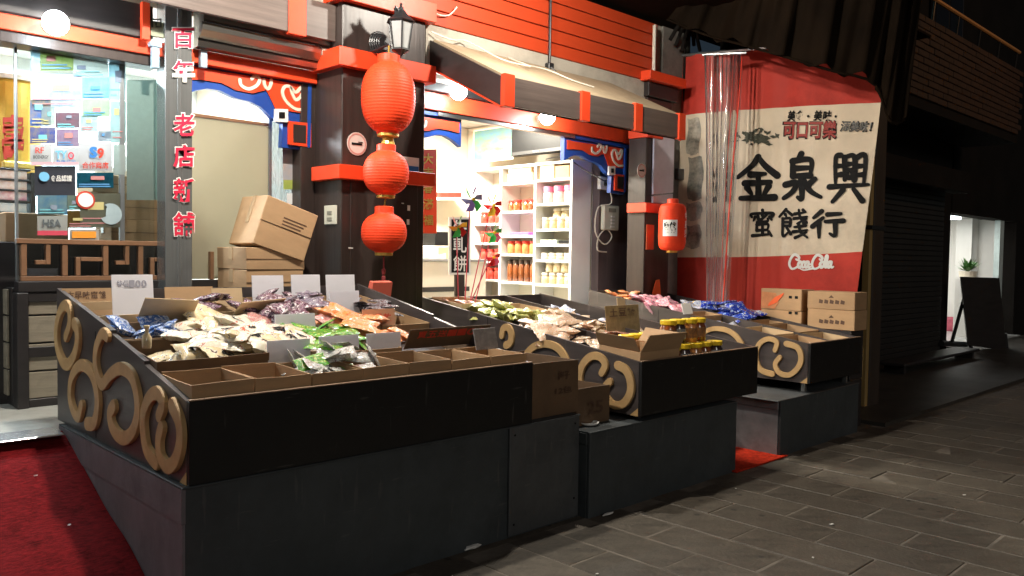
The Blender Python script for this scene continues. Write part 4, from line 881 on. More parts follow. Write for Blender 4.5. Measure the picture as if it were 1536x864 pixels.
def stall(label, xa, xb, yf, yb, zb, zft, zbt, steps, scr, cropf, wd, lanes=(), sup=0, ly=0):
    t = thing('display_stall', ((xa+xb)/2, (yf+yb)/2, zb), label, 'stall', 'sloping display stalls')
    prof = [(yf, zb), (yf, zft)]+steps+[(yb, zbt), (yb, zb)]
    sp = ob('side_panel', prism([(xa, y, z) for y, z in prof], (.022, 0, 0)), 'stallside', t)
    ob('panel_joint', box(xa-.001, xa+.001, yf+(yb-yf)*.63, yf+(yb-yf)*.63+.006, zb+.005, zft+.19), 'ink', sp)
    for k, pts in enumerate(scr):
        q = [PX(*cropf(p), xa-.001) for p in pts]
        o = ob('scroll_ornament', bevel_scroll(q, wd, .022+.0006*k), 'gold', sp)
    ob('side_panel', prism([(xb-.022, y, z) for y, z in prof], (.022, 0, 0)), 'stallside', t)
    fpn = ob('front_panel', box(xa+.001, xb-.001, yf-.022, yf-.001, zb, zft, .002), 'stallfront', t)
    ob('front_edge', box(xa+.002, xb-.002, yf-.021, yf-.003, zft+.0005, zft+.006, .001), 'stalledge', fpn)
    ob('back_panel', box(xa+.023, xb-.023, yb-.02, yb, zb, zbt-.01), 'stallside', t)
    dk = .135; A = (yf+.0, zft-dk); Bq = (yb-.021, zbt-dk)
    ob('deck', prism([(xa+.023, *A), (xa+.023, *Bq), (xa+.023, Bq[0], Bq[1]-.015), (xa+.023, A[0], A[1]-.015)], (xb-xa-.046, 0, 0)), 'stallside', t)
    ob('corner_block', prism([(xa-.003, yf-.001, zb), (xa-.003, yf+.06, zb), (xa-.003, yf-.001, zb+.05)], (.003, 0, 0)), 'gold', sp)
    for x in lanes:
        y1_ = yf+.001+ly; q1 = (y1_-yf)/(yb-yf)
        ob('lane_divider', prism([(x, y1_, zft-.01+(zbt-zft)*q1), (x, yb-.022, zbt-.01), (x, Bq[0]-.001, Bq[1]+.001), (x, y1_, A[1]+(Bq[1]-A[1])*q1+.001)], (.012, 0, 0)), 'stallside', t)
    if sup:
        for x in (xa+.08, xb-.1): ob('foot', box(x, x+.03, yf+.06, yf+.09, sup, zb), 'steel', t); ob('foot', box(x, x+.03, yb-.15, yb-.12, FL-.1, zb), 'steel', t)
    return lambda y: A[1]+(Bq[1]-A[1])*(y-A[0])/(Bq[0]-A[0])
def bevel_scroll(q, wd, th):
    return merge(ribbon(q, (-1, 0, 0), wd, th*.62, sm=6, taper=(.92, 1.1)), ribbon([p+Vector((-th*.61, 0, 0)) for p in q], (-1, 0, 0), wd*.93, th*.12, sm=6, taper=(.92, 1.1)))
c8 = crop(0, 560, 2.8425); c4f = crop(70, 400, 3.324)
def both(p): return (p[0], p[1]) if len(p) == 2 else c8(p[:2])
k4 = lambda L: [c4f(p) for p in L]; k8 = lambda L: [c8(p) for p in L]
ident = lambda p: p
scr1 = [k4([(108, 350), (128, 290), (126, 220), (106, 192), (80, 225), (62, 310), (66, 400), (90, 470), (115, 488), (145, 455), (166, 385), (165, 315), (150, 285)]),
        k4([(188, 690), (172, 748), (146, 715), (130, 640), (140, 550), (180, 492), (225, 512), (256, 580), (268, 680), (252, 775), (215, 782)]),
        k4([(315, 348), (292, 335), (264, 400), (258, 480), (275, 560), (296, 585), (335, 535), (385, 507), (435, 540), (462, 620), (470, 720), (450, 810), (410, 852), (370, 840), (340, 790), (332, 730), (348, 695)]),
        k8([(692, 180), (708, 125), (680, 82), (645, 112), (625, 180), (627, 260), (642, 330), (678, 378)]),
        k8([(703, 228), (692, 280), (697, 350), (728, 395), (763, 368), (783, 290), (778, 205), (748, 135)])]
D1 = stall('largest sloping stall with golden scrolls, filled with bags and cardboard trays', 1.29, 3.168, 3.118, 4.78, .598, .924, 1.295, [(3.55, 1.02), (3.55, 1.035), (3.95, 1.12), (3.95, 1.135)], scr1, ident, .06)
c6 = crop(620, 400, 3.324); c7 = crop(860, 410, 3.339)
scr2 = [[c6(p) for p in L] for L in ([(446, 345), (455, 308), (480, 305), (494, 340), (488, 378), (468, 392)], [(560, 470), (575, 428), (615, 395), (670, 385), (725, 405), (762, 455), (778, 515), (775, 570)],
        [(945, 530), (962, 488), (935, 450), (890, 448), (850, 490), (834, 550), (845, 610), (880, 650)], [(985, 572), (960, 605), (968, 650), (1005, 688), (1055, 680), (1088, 625), (1086, 560), (1062, 512), (1025, 492)])]
D2 = stall('middle sloping stall with golden scrolls carrying jars with yellow lids', 4.04, 5.43, 3.045, 5.22, .53, .865, 1.165, [], scr2, ident, .052, lanes=(4.50, 4.95), sup=.497, ly=.66)
scr3 = [[c7(p) for p in L] for L in ([(655, 297), (700, 278), (765, 283), (815, 312), (845, 352)], [(1013, 385), (1022, 345), (980, 328), (938, 350), (918, 400), (925, 455), (950, 488), (1000, 504)], [(1037, 420), (1015, 455), (1035, 498), (1085, 508), (1130, 470), (1144, 420), (1125, 372), (1070, 352)])]
D3 = stall('farthest sloping stall with golden scrolls standing in front of the banner', 6.25, 7.2, 3.045, 5.35, .515, .835, 1.175, [], scr3, ident, .043, lanes=(6.72,), sup=.43)

# ================================================================== cartons on the stalls
def tray(x0, x1, y0, y1, z0, z1, label, m='card', group='open cartons on the stalls', rot=0, tilt=0, flaps='', th=.005, jitter=.004):
    c = Vector(((x0+x1)/2, (y0+y1)/2, z0)); hx, hy, h = (x1-x0)/2, (y1-y0)/2, z1-z0
    j = lambda: random.uniform(-jitter, jitter)
    def wall(a, b, thick, hh):
        d = (Vector(b)-Vector(a)); nn = Vector((-d.y, d.x, 0)).normalized()*thick
        a = Vector(a); b = Vector(b); h0, h1 = hh+j(), hh+j(); bow = nn*random.uniform(-.8, .8)
        mid = (a+b)/2+bow
        V = []
        for p, hk in ((a, h0), (mid, (h0+h1)/2+j()*.7), (b, h1)):
            V += [p, p+nn, p+nn+Vector((0, 0, hk)), p+Vector((0, 0, hk))]
        Fc = [(0, 1, 2, 3), (8, 11, 10, 9)]
        for k in (0, 4): Fc += [(k, k+4, k+5, k+1), (k+1, k+5, k+6, k+2), (k+2, k+6, k+7, k+3), (k+3, k+7, k+4, k)]
        return V, Fc
    parts = [wall((-hx, -hy, 0), (hx, -hy, 0), th, h), wall((hx, hy, 0), (-hx, hy, 0), th, h*1.02), wall((-hx, hy-th, 0), (-hx, -hy+th, 0), th, h*.99), wall((hx, -hy+th, 0), (hx, hy-th, 0), th, h*.99), box(-hx+th, hx-th, -hy+th, hy-th, .001, .006)]
    t = ob('open_carton', merge(*parts), m); t.location = c; t.rotation_euler = (tilt, 0, rot); WO[t.name] = c
    tag(t, label, 'carton', group)
    for fl in flaps:
        L = h*.8
        sh = {'f': ([(-hx, -hy-.001, h-.003), (hx, -hy-.001, h-.003), (hx-.01, -hy-.055, h+L*.75), (-hx+.01, -hy-.055, h+L*.75)]), 'b': ([(-hx, hy, h), (hx, hy, h), (hx-.01, hy+.05, h+L), (-hx+.01, hy+.05, h+L)]),
              'l': ([(-hx, -hy, h), (-hx, hy, h), (-hx-.06, hy-.01, h+L*.6), (-hx-.06, -hy+.01, h+L*.6)]), 'r': ([(hx, -hy, h), (hx, hy, h), (hx+.06, hy-.01, h+L*.6), (hx+.06, -hy+.01, h+L*.6)])}[fl]
        o = ob('flap', prism(sh, (0, .003, .003)), m); o.parent = t
    return t
ORD = ['first', 'second', 'third', 'fourth', 'fifth', 'sixth', 'seventh']
step = (3.145-1.315)/7
for k in range(7):
    x = 1.315+k*step
    tray(x+.001, x+step-.003, 3.13+random.uniform(0, .006), 3.445, D1(3.13)+.012, .985+random.uniform(-.004, .006), 'open cardboard tray in the front row of the largest stall, %s from its scroll side' % ORD[k], rot=random.uniform(-.012, .012), tilt=rad(2), flaps='')
row2 = [(1.318, 1.83), (1.835, 2.22), (2.225, 2.60), (2.605, 3.14)]
for k, (xa, xb) in enumerate(row2):
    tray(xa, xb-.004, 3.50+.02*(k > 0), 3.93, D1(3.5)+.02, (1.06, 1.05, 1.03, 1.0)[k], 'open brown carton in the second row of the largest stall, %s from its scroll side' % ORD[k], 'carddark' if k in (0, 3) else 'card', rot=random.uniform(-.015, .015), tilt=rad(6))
row3 = [(1.318, 1.66), (1.665, 2.05), (2.055, 2.42), (2.425, 2.78), (2.785, 3.14)]
for k, (xa, xb) in enumerate(row3):
    tray(xa, xb-.004, 3.97, 4.33, D1(3.97)+.02, D1(3.97)+.13, 'open brown carton in the third row of the largest stall, %s from its scroll side' % ORD[k], rot=random.uniform(-.015, .015), tilt=rad(8))
row4 = [(1.318, 1.72), (1.725, 2.09), (2.095, 2.45), (2.455, 2.78), (2.785, 3.14)]
for k, (xa, xb) in enumerate(row4):
    tray(xa, xb-.004, 4.37, 4.73, D1(4.37)+.02, D1(4.37)+.125, 'open brown carton in the back row of the largest stall, %s from its scroll side' % ORD[k], 'cardlight' if k < 2 else 'card', rot=random.uniform(-.015, .015), tilt=rad(8))

# ================================================================== bags
SURF = {}
def bag_letter(seed, s, x0, x1, y0, y1, n=12, mrows=8):
    V, Fc = textmesh(s, .03); out = []
    for tx, ty in V:
        x = x0+(x1-x0)*tx; y = y0+(y1-y0)*ty; i = min(n-1, int((x+.5)*n)); j = min(mrows-1, int((y+.5)*mrows)); a = (x+.5)*n-i; b = (y+.5)*mrows-j
        q = lambda ii, jj: Vector(SURF[seed][jj*(n+1)+ii])
        p = q(i, j)*(1-a)*(1-b)+q(i+1, j)*a*(1-b)+q(i, j+1)*(1-a)*b+q(i+1, j+1)*a*b
        out.append(p+Vector((0, 0, .012)))
    me = mkmesh('bag_lettering', out, Fc); me.materials.append(M['ink']); return me
def packet_mesh(seed, puff=.16, n=12, mrows=8):
    rnd = random.Random(seed); V, Fc = [], []
    off = Vector((seed*3.1, seed*1.7, 0))
    for side in (1, -1):
        for j in range(mrows+1):
            for i in range(n+1):
                x = i/n-.5; y = j/mrows-.5
                ex = max(0, 1-(abs(x)*2)**3.2); ey = max(0, 1-(abs(y)*2)**3)
                h = puff*(ex*ey)**.55*(.75+.5*noise.noise(Vector((x*3, y*3, 0))+off))
                wr = .018*noise.noise(Vector((x*11, y*9, 2))+off)+.015*math.sin(x*40+seed)*max(0, abs(y)*2-.6)
                yy = y*(.68+.05*abs(x)); xx = x*(1-.06*(1-(2*y)**2))
                if i in (0, n): xx += .012*((j % 2)*2-1)
                V.append((xx, yy, side*h+wr+.05*noise.noise(Vector((x*1.3, y*1.3, 7))+off)))
    N = (n+1)*(mrows+1)
    for j in range(mrows):
        for i in range(n):
            a = j*(n+1)+i
            Fc.append((a, a+1, a+n+2, a+n+1)); Fc.append((N+a, N+a+n+1, N+a+n+2, N+a+1))
    me = mkmesh('snack_bag', V, Fc, True); me.materials.append(None); SURF[seed] = V[:N]; return me
PM = [packet_mesh(k, .13+.02*(k % 4)) for k in range(7)]
LET = [bag_letter(k, '不梅李味鹹桃香'[k], -.2, .12, -.17, .17) for k in range(7)]
FLAT = [packet_mesh(20+k, .07) for k in range(4)]
def pile(label, group, mats, x0, x1, y0, y1, z, h, n, size, seed, flat=False, tilt=.28, cat='snack bag', name='snack_bag', asp=1.0, letters=False):
    r = random.Random(seed)
    for i in range(n):
        fx = (i+.5)/n if n < 6 else r.random()
        x = x0+(x1-x0)*(fx if n < 6 else r.uniform(.03, .97)); y = y0+(y1-y0)*r.uniform(.08, .92)
        cx_ = abs((x-x0)/(x1-x0)*2-1); cy_ = abs((y-y0)/(y1-y0)*2-1)
        zz = z(y) if callable(z) else z
        top = .74*h*(1-.55*max(cx_, cy_)**2)
        zz += top*(.35+.65*(i+1)/n)
        s = size*.92*r.uniform(.8, 1.15)
        o = inst(name, r.choice(FLAT if flat else PM), PK[r.choice(mats)], (x, y, zz), (r.gauss(0, tilt)+.2, r.gauss(0, tilt), r.uniform(-.9, .7)), (s, s*asp, s))
        tag(o, label, cat, group)
        if letters:
            mi = PM.index(o.data); lo_ = inst('bag_lettering', LET[mi], None, (0, 0, 0)); lo_.parent = o
pile('white printed bag with black characters in the big heap on the largest stall', 'white bags on the largest stall', ['white', 'white', 'cream'], 1.5, 2.12, 3.56, 4.0, lambda y: D1(y)+.08, .16, 32, .25, 1, tilt=.2, letters=True)
pile('cream bag of dried sweets near the scroll side in the second row carton', 'cream bags on the largest stall', ['cream'], 1.36, 1.62, 3.56, 3.85, lambda y: D1(y)+.04, .05, 7, .14, 2)
pile('blue and white bag in the third row carton nearest the scrolls', 'blue bags on the largest stall', ['blue'], 1.36, 1.66, 4.0, 4.3, lambda y: D1(y)+.05, .08, 9, .17, 3)
pile('cream bag heaped behind the white bags on the largest stall', 'cream bags behind the white heap', ['cream', 'white'], 1.72, 2.1, 4.0, 4.3, lambda y: D1(y)+.06, .1, 8, .2, 4)
pile('dark purple bag in the third row of the largest stall', 'purple bags on the largest stall', ['purple', 'pinkred', 'purple'], 2.06, 2.5, 4.0, 4.34, lambda y: D1(y)+.08, .12, 13, .18, 5)
pile('grey violet bag in front of the blank boards on the largest stall', 'grey violet bags', ['lilac', 'lilac', 'purple'], 2.2, 2.72, 4.36, 4.66, lambda y: D1(y)+.07, .1, 10, .18, 6)
pile('dark red bag lying near the back of the largest stall', 'dark red bags at the back', ['purple', 'pinkred'], 1.82, 2.1, 4.4, 4.66, lambda y: D1(y)+.08, .09, 4, .2, 7)
pile('bright green pack in the second row of the largest stall', 'green packs', ['green'], 2.10, 2.46, 3.62, 3.95, lambda y: D1(y)+.12, .05, 12, .17, 8, tilt=.2, flat=True, asp=.8)
pile('orange bag of dried fruit on the largest stall', 'orange fruit bags', ['orange'], 2.48, 2.80, 3.7, 4.2, lambda y: D1(y)+.08, .12, 14, .2, 9, tilt=.25)
pile('dark grey pack lying in the back carton beside the orange card', 'dark packs beside the orange card', ['darkpack'], 2.82, 3.12, 4.0, 4.6, lambda y: D1(y)+.09, .05, 10, .19, 10, flat=True, tilt=.15, asp=.7)
pile('silver and dark printed pack in the front row trays of the largest stall', 'silver packs in the front trays', ['silver', 'silver', 'silver', 'green'], 1.86, 2.36, 3.2, 3.5, lambda y: D1(y)+.09, .17, 22, .17, 11, flat=True, tilt=.3, asp=.8)
pile('small pinkish bag in the second front tray of the largest stall', None, ['pinkred'], 1.6, 1.75, 3.25, 3.4, lambda y: D1(y)+.05, .04, 1, .13, 12)
pile('brown pack in the sixth front tray of the largest stall', 'brown packs in the front tray', ['darkpack', 'nuts'], 2.66, 2.85, 3.2, 3.4, lambda y: D1(y)+.04, .05, 4, .13, 13)
# middle stall
tray(3.93+.16, 4.44, 4.78, 5.14, D2(4.8)+.015, D2(4.8)+.17, 'tan carton with pink wrapping at the back of the middle stall', 'cardlight', tilt=rad(5))
pile('pinkish bag in the tan carton at the back of the middle stall', 'pinkish bags in the tan carton', ['sausage'], 4.12, 4.38, 4.85, 5.1, D2(4.8)+.1, .08, 5, .16, 20)
pile('yellow green bag heaped on the middle stall', 'yellow green bags', ['yellowgreen'], 4.10, 4.48, 4.22, 4.75, lambda y: D2(y)+.05, .22, 38, .18, 21)
pile('clear bag with orange label on the middle stall', 'clear bags with orange label', ['clearorange'], 4.09, 4.48, 3.82, 4.2, lambda y: D2(y)+.06, .18, 11, .25, 22, tilt=.25)
pile('bag of pale peanuts in the scroll side lane of the middle stall', 'peanut bags', ['nuts', 'clearorange'], 4.09, 4.47, 3.45, 3.85, lambda y: D2(y)+.05, .1, 16, .15, 23)
tray(4.53, 4.93, 4.68, 5.0, D2(4.7)+.015, D2(4.7)+.12, 'shallow tan tray in the centre lane of the middle stall', 'cardlight', tilt=rad(6))
pile('bag of pale nuts in the centre lane of the middle stall', 'nut bags in the centre lane', ['nuts', 'clearorange', 'nuts'], 4.53, 4.93, 3.95, 4.65, lambda y: D2(y)+.05, .13, 26, .17, 24)
pile('salmon coloured bag in the centre lane of the middle stall', 'salmon bags', ['sausage'], 4.54, 4.92, 3.68, 3.98, lambda y: D2(y)+.04, .09, 9, .18, 25, flat=True, tilt=.2)
pile('small pale bag in the far lane of the middle stall', 'pale bags in the far lane', ['nuts', 'silverblue', 'clearorange'], 4.98, 5.39, 3.9, 5.1, lambda y: D2(y)+.02, .09, 20, .17, 26)
tray(4.075, 4.49, 3.07, 3.40, D2(3.1)+.012, .93, 'empty carton with raised flaps at the front corner of the middle stall', 'card', flaps='flr', tilt=rad(3))
LBL = mat('jar_label_mat', (.1, .05, .03), .4, .6, 30, c2=(.45, .2, .06), rand=.3)
def bigjar(x, y, z, lab, k):
    t = jar(x, y, z, .058, .135, [M['jarbrown'], mat('dark_jar_mat', (.05, .025, .02), .15, .4, 30, coat=.8), mat('peach_jar_mat', (.5, .2, .06), .15, .5, 30, coat=.8)][k % 3], M['yellowlid'], lab, 'jars with yellow lids', lid=.024)
    lo_ = inst('paper_label', LBLME, LBL if k % 3 != 1 else mat('grey_label_mat', (.2, .2, .2), .4, .5, 30, c2=(.5, .48, .45)), (0, 0, 0)); lo_.parent = t
LBLME = mkmesh('paper_label', *lathe([(.0587, .03), (.0587, .1)], (0, 0, 0), 14)); LBLME.materials.append(None)
zj = D2(3.12)+.016
for k in range(5): bigjar(4.60+.128*k, 3.19+.008*(k % 2), zj, 'yellow lidded jar in the bottom layer at the front of the middle stall', k)
for k in range(4): bigjar(4.62+.125*k, 3.325, zj, 'yellow lidded jar in the bottom layer at the front of the middle stall', k+2)
for k in range(4): bigjar(4.63+.124*k, 3.25+.012*(k % 2), zj+.163, 'yellow lidded jar stacked on the jars of the middle stall', k)
for k in range(4): bigjar(4.53+.13*k, 3.53+.01*k, D2(3.5)+.01, 'yellow lidded jar standing behind the stack on the middle stall', k+1)
# farthest stall
tray(6.28, 6.70, 4.95, 5.3, D3(4.95)+.015, D3(4.95)+.13, 'tan carton at the back of the farthest stall', 'cardlight', tilt=rad(6))
pile('pink and white bag on the farthest stall', 'pink bags on the farthest stall', ['pinkbag'], 6.29, 6.70, 4.30, 4.95, lambda y: D3(y)+.07, .15, 20, .19, 30)
pile('orange bag at the back of the farthest stall', 'orange bags on the farthest stall', ['orange'], 6.35, 6.7, 4.9, 5.25, lambda y: D3(y)+.1, .08, 6, .15, 31)
pile('deep blue bag with silver and yellow print on the farthest stall', 'blue bags on the farthest stall', ['deepblue', 'deepblue', 'silverblue'], 6.76, 7.16, 3.9, 4.6, lambda y: D3(y)+.08, .17, 22, .21, 32)
pile('silvery bag in the scroll side lane of the farthest stall', 'silvery bags on the farthest stall', ['silverblue', 'nuts'], 6.30, 6.68, 3.75, 4.1, lambda y: D3(y)+.02, .06, 9, .15, 33)
tray(6.29, 6.70, 4.12, 4.3, D3(4.1)+.02, D3(4.1)+.14, 'small open carton behind the silvery bags of the farthest stall', 'card', tilt=rad(6))
for k, (ya, yb_) in enumerate(((3.08, 3.38), (3.41, 3.72))):
    for j, (xa, xb) in enumerate(((6.285, 6.71), (6.745, 7.17))):
        tray(xa, xb, ya, yb_, D3(ya)+.015, D3(ya)+.135, 'open tan tray at the %s of the farthest stall, %s lane' % (('front', 'second row')[k], ('scroll side', 'banner side')[j]), ['card', 'cardlight'][(k+j) % 2], tilt=rad(7), rot=random.uniform(-.02, .02))
pile('pale clear bag in the front scroll side tray of the farthest stall', 'clear bags in the front tray', ['silver', 'clearorange'], 6.34, 6.68, 3.12, 3.35, lambda y: D3(y)+.04, .05, 5, .16, 34, flat=True)

# closed cartons stacked beside the farthest stall, seen over its edge
def sidecarton(y0, y1, z0, z1, lab, x0=7.215, x1=7.47):
    return carton_closed(x0, x1, y0, y1, z0, z1, lab, 'card', tapey=False, group='cartons stacked beside the farthest stall')
for ya, yb_ in ((3.09, 3.53), (3.59, 4.0)):
    for k in range(2): carton_closed(7.215, 7.47, ya+.03, yb_, .001+k*.44, .438+k*.44, 'dark wooden crate under the cartons beside the farthest stall', 'blackwood', tapey=False, group='dark crates under the cartons')  # lower boxes coloured black to stand for the darkness beside the stall
def onleft(t, pts, m, nm, d=.0015):
    o = ob(nm, prism([(-.1275-.0008, -y, z) for y, z in pts], (-d, 0, 0)), m); o.parent = t; return o
cb1 = sidecarton(3.09, 3.53, .88, 1.058, 'lower tan carton with brown crest print over the edge of the farthest stall')
cb2 = sidecarton(3.095, 3.535, 1.06, 1.222, 'topmost tan carton with brown crest print beside the banner')
for c_ in (cb1, cb2):
    for k in range(5): onleft(c_, [(-.11+.05*k, .055), (-.075+.05*k, .05), (-.07+.05*k, .08), (-.105+.05*k, .09)], 'brownink', 'crest_print')
    onleft(c_, [(-.02, .105), (.03, .105), (.005, .13)], 'brownink', 'crest_print')
ca1 = sidecarton(3.59, 4.0, .88, 1.024, 'lower tan carton under the one with orange flame print')
ca2 = sidecarton(3.59, 4.005, 1.026, 1.225, 'tan carton with orange flame print beside the banner')
onleft(ca2, [(-.2, .012), (-.06, .012), (-.02, .07), (-.05, .16), (-.2, .17)], mat('faint_orange_print_mat', (.55, .22, .09), .7, .2, 12), 'orange_print')
onleft(ca2, [(-.13, .03), (-.04, .07), (.02, .14), (.03, .165), (-.06, .12), (-.12, .06)], 'orange', 'flame_print', .004)
for c_ in (ca1, ca2):
    for k in range(2): onleft(c_, [(.08+.06*k, .115), (.11+.06*k, .115), (.11+.06*k, .14), (.08+.06*k, .14)], 'ink', 'print_mark')
tray(6.76, 7.17, 3.75, 3.9, D3(3.75)+.02, D3(3.75)+.12, 'narrow open tray between the blue bags and the second row of the farthest stall', 'card', tilt=rad(7))
# brown printing on the cartons between the stalls
def stamp(sx, x0, x1, z0, z1, y, m, par):
    V, Fc = textmesh(sx, .02); o = ob('carton_print', ([(x0+(x1-x0)*a_, y, z0+(z1-z0)*b_) for a_, b_ in V], Fc), m, recalc=False)
    o.parent = par; o.location = o.location-par.location; return o
# cartons between the stalls
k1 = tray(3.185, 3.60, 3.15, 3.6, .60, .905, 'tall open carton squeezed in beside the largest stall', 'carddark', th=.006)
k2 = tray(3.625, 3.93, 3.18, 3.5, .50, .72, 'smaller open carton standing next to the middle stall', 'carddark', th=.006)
stamp('梅子', 3.42, 3.52, .80, .85, 3.143, 'brownink', k1); stamp('12包', 3.40, 3.54, .72, .76, 3.143, 'brownink', k1); stamp('25', 3.72, 3.86, .56, .64, 3.173, 'brownink', k2)
pl = PY(885, 643, 3.16); tag(ob('white_bowl', lathe([(.03, 0), (.05, .006), (.062, .02), (.058, .02), (.045, .009), (.02, .006)], (pl.x, 3.17, .498), 20), 'paper', smooth=True), 'small white bowl on the edge of the middle plinth', 'bowl')
# cartons stacked behind the largest stall
t = thing('low_table', (2.55, 5.08, FL), 'dark low table behind the largest stall carrying cartons', 'table')
ob('table_top', box(2.2, 2.95, 4.86, 5.36, 1.2, 1.23, .004), 'wood', t)
for x in (2.22, 2.89):
    for y in (4.88, 5.25): ob('leg', box(x, x+.04, y, y+.04, FL, 1.2, .003), 'wood', t)
carton_closed(2.43, 2.83, 4.94, 5.36, 1.231, 1.385, 'lower tan carton of the stack behind the largest stall', 'card')
carton_closed(2.425, 2.838, 4.935, 5.36, 1.387, 1.53, 'upper tan carton of the stack behind the largest stall', 'card')
tc = carton_closed(2.46, 2.83, 4.94, 5.34, 1.5, 1.83, 'large tan carton leaning askew on top of the stack', 'card', tilt=(0, rad(18), rad(-3)))
tc.location = (2.655, 5.12, 1.5)
for k in range(4):
    o = ob('printed_line', box(-.04, .13-.015*k, -.2018, -.2005, .225-.022*k, .233-.022*k), 'brownink'); o.parent = tc
# ================================================================== boards and hand written signs
def boardpx(name, u0, v0, u1, v1, y, label, m='board', lean=.03, th=.006, group=None, cat='sign', writing=None, wm='ink', drop=.12, yaw=0):
    a = PY(u0, v1, y); b = PY(u1, v0, y)
    t = thing(name, ((a.x+b.x)/2, y, a.z-drop), label, cat, group)
    pz = lambda z: lean*(z-a.z+drop)/max(.01, b.z-a.z+drop)
    ob('sheet', prism([(a.x, y, a.z-drop), (b.x, y, a.z-drop), (b.x, y+lean, b.z), (a.x, y+lean, b.z)], (0, th, 0)), m, t)
    if writing:
        H = b.z-a.z; Wd = b.x-a.x; n = len(writing[0])
        for k, ch in enumerate(writing[0]):
            V, Fc = textmesh(ch, .02); s0, s1, r0, r1 = writing[1]
            vv = [(a.x+Wd*(s0+(s1-s0)*(k+x*.9)/n), y+pz(a.z+H*(r0+(r1-r0)*yy))-.003, a.z+H*(r0+(r1-r0)*yy)) for x, yy in V]
            ob('lettering', (vv, Fc), wm, t, recalc=False)
    return t
gw = 'blank white boards'
boardpx('price_board', 170, 412, 232, 455, 4.60, 'white board with faint hand writing at the back of the largest stall', writing=('特價100', (.12, .85, .55, .8)), wm=mat('faint_ink_mat', (.3, .3, .36), .6))
for k, (u0, v0, u1, v1, y) in enumerate(((380, 413, 427, 445, 4.70), (439, 412, 482, 440, 4.70), (491, 412, 534, 436, 4.70), (497, 436, 541, 465, 4.34), (404, 508, 468, 545, 3.475), (482, 502, 541, 530, 3.52), (553, 498, 604, 530, 3.52), (415, 470, 475, 482, 3.96), (545, 440, 548, 441, 4.3))[:8]):
    boardpx('price_board', u0, v0, u1, v1, y, ['blank white board standing in front of the stacked tan cartons', 'blank white board between two others along the back of the stall', 'blank white board at the back beside the lantern pillar', 'blank white board standing beside the grey violet bags', 'blank white board in front of the white bag heap', 'blank white board in front of the green packs', 'blank white board in front of the orange fruit bags', 'low white board behind the green packs'][k], group=gw, lean=.02)
boardpx('cardboard_sign', 250, 430, 322, 456, 4.66, 'plain tan cardboard sheet at the back of the largest stall', 'card')
boardpx('cardboard_sign', 95, 432, 178, 456, 4.70, 'tan cardboard flap with brown hand writing at the back corner', 'card', writing=('古早味蜜餞', (.08, .8, .3, .8)), wm='brownink')
boardpx('cardboard_sign', 548, 463, 596, 500, 3.96, 'salmon cardboard sign with red characters beside the orange bags', mat('salmon_card_mat', (.5, .27, .16), .7, .1), writing=('芒果乾', (.08, .9, .4, .8)), wm='redink')
boardpx('cardboard_sign', 606, 486, 726, 513, 3.60, 'long brown cardboard flap with red characters on the largest stall', 'carddark', writing=('買五送一100', (.1, .95, .25, .8)), wm='redink', lean=-.06, drop=.04)
boardpx('cardboard_sign', 320, 432, 366, 446, 4.62, 'pale cardboard sheet behind the dark red bag', 'cardlight', drop=.1)
boardpx('cardboard_sign', 912, 457, 962, 480, 3.86, 'brown cardboard sign with dark scribbled writing on the middle stall', mat('old_card_mat', (.22, .16, .075), .8, .3, 20), writing=('土豆糖', (.1, .9, .2, .8)), wm='brownink', drop=.14)
boardpx('cardboard_sign', 930, 447, 942, 462, 4.0, 'thin wooden stick card behind the scribbled sign', 'cardlight', drop=.2)
boardpx('cardboard_sign', 715, 492, 748, 520, 3.30, 'wire grey card leaning at the corner of the largest stall', mat('grey_card_mat', (.2, .18, .17), .7, .3, 30), drop=.02)
boardpx('price_board', 1026, 455, 1040, 463, 4.14, 'tiny white price ticket on the farthest stall', 'paper', drop=.05)
a = PY(578, 440, 4.62)
tag(ob('orange_card', prism([(a.x-.1, 4.66, a.z-.12), (a.x-.1, 4.62, a.z+.075), (a.x-.1, 4.66, a.z+.085), (a.x-.1, 4.74, a.z-.12)], (.16, 0, 0)), mat('coral_card_mat', (.72, .14, .09), .6, .05)), 'folded coral red card at the back of the largest stall', 'card')
a = PY(990, 432, 4.95)
tag(ob('orange_card', prism([(a.x-.12, 4.98, a.z-.14), (a.x-.08, 4.94, a.z+.08), (a.x+.02, 4.97, a.z+.085), (a.x+.1, 5.0, a.z-.14)], (.03, .03, 0)), 'orange'), 'folded orange red card at the back of the farthest stall', 'card')
tag(ob('tan_card', xf(box(-.13, .13, -.1, .1, 0, .004), PY(252, 466, 4.25), (rad(-38), rad(4), rad(-8))), 'cardlight'), 'tan card lying tilted over the blue bags', 'card')
tag(ob('tan_card', xf(box(-.14, .14, -.1, .1, 0, .004), PY(385, 466, 4.28), (rad(-36), rad(-3), rad(6))), 'cardlight'), 'tan card lying tilted next to the purple bags', 'card')
# sweets jar glass knob etc: small glass bottle near scrolls
a = PY(220, 512, 3.62); tag(ob('small_bottle', lathe([(.018, 0), (.02, .01), (.02, .05), (.008, .065), (.008, .085), (.012, .088), (.012, .1)], (a.x, a.y, a.z-.03), 12), 'jarcream', smooth=True), 'little glass bottle in the carton near the scrolls', 'bottle')
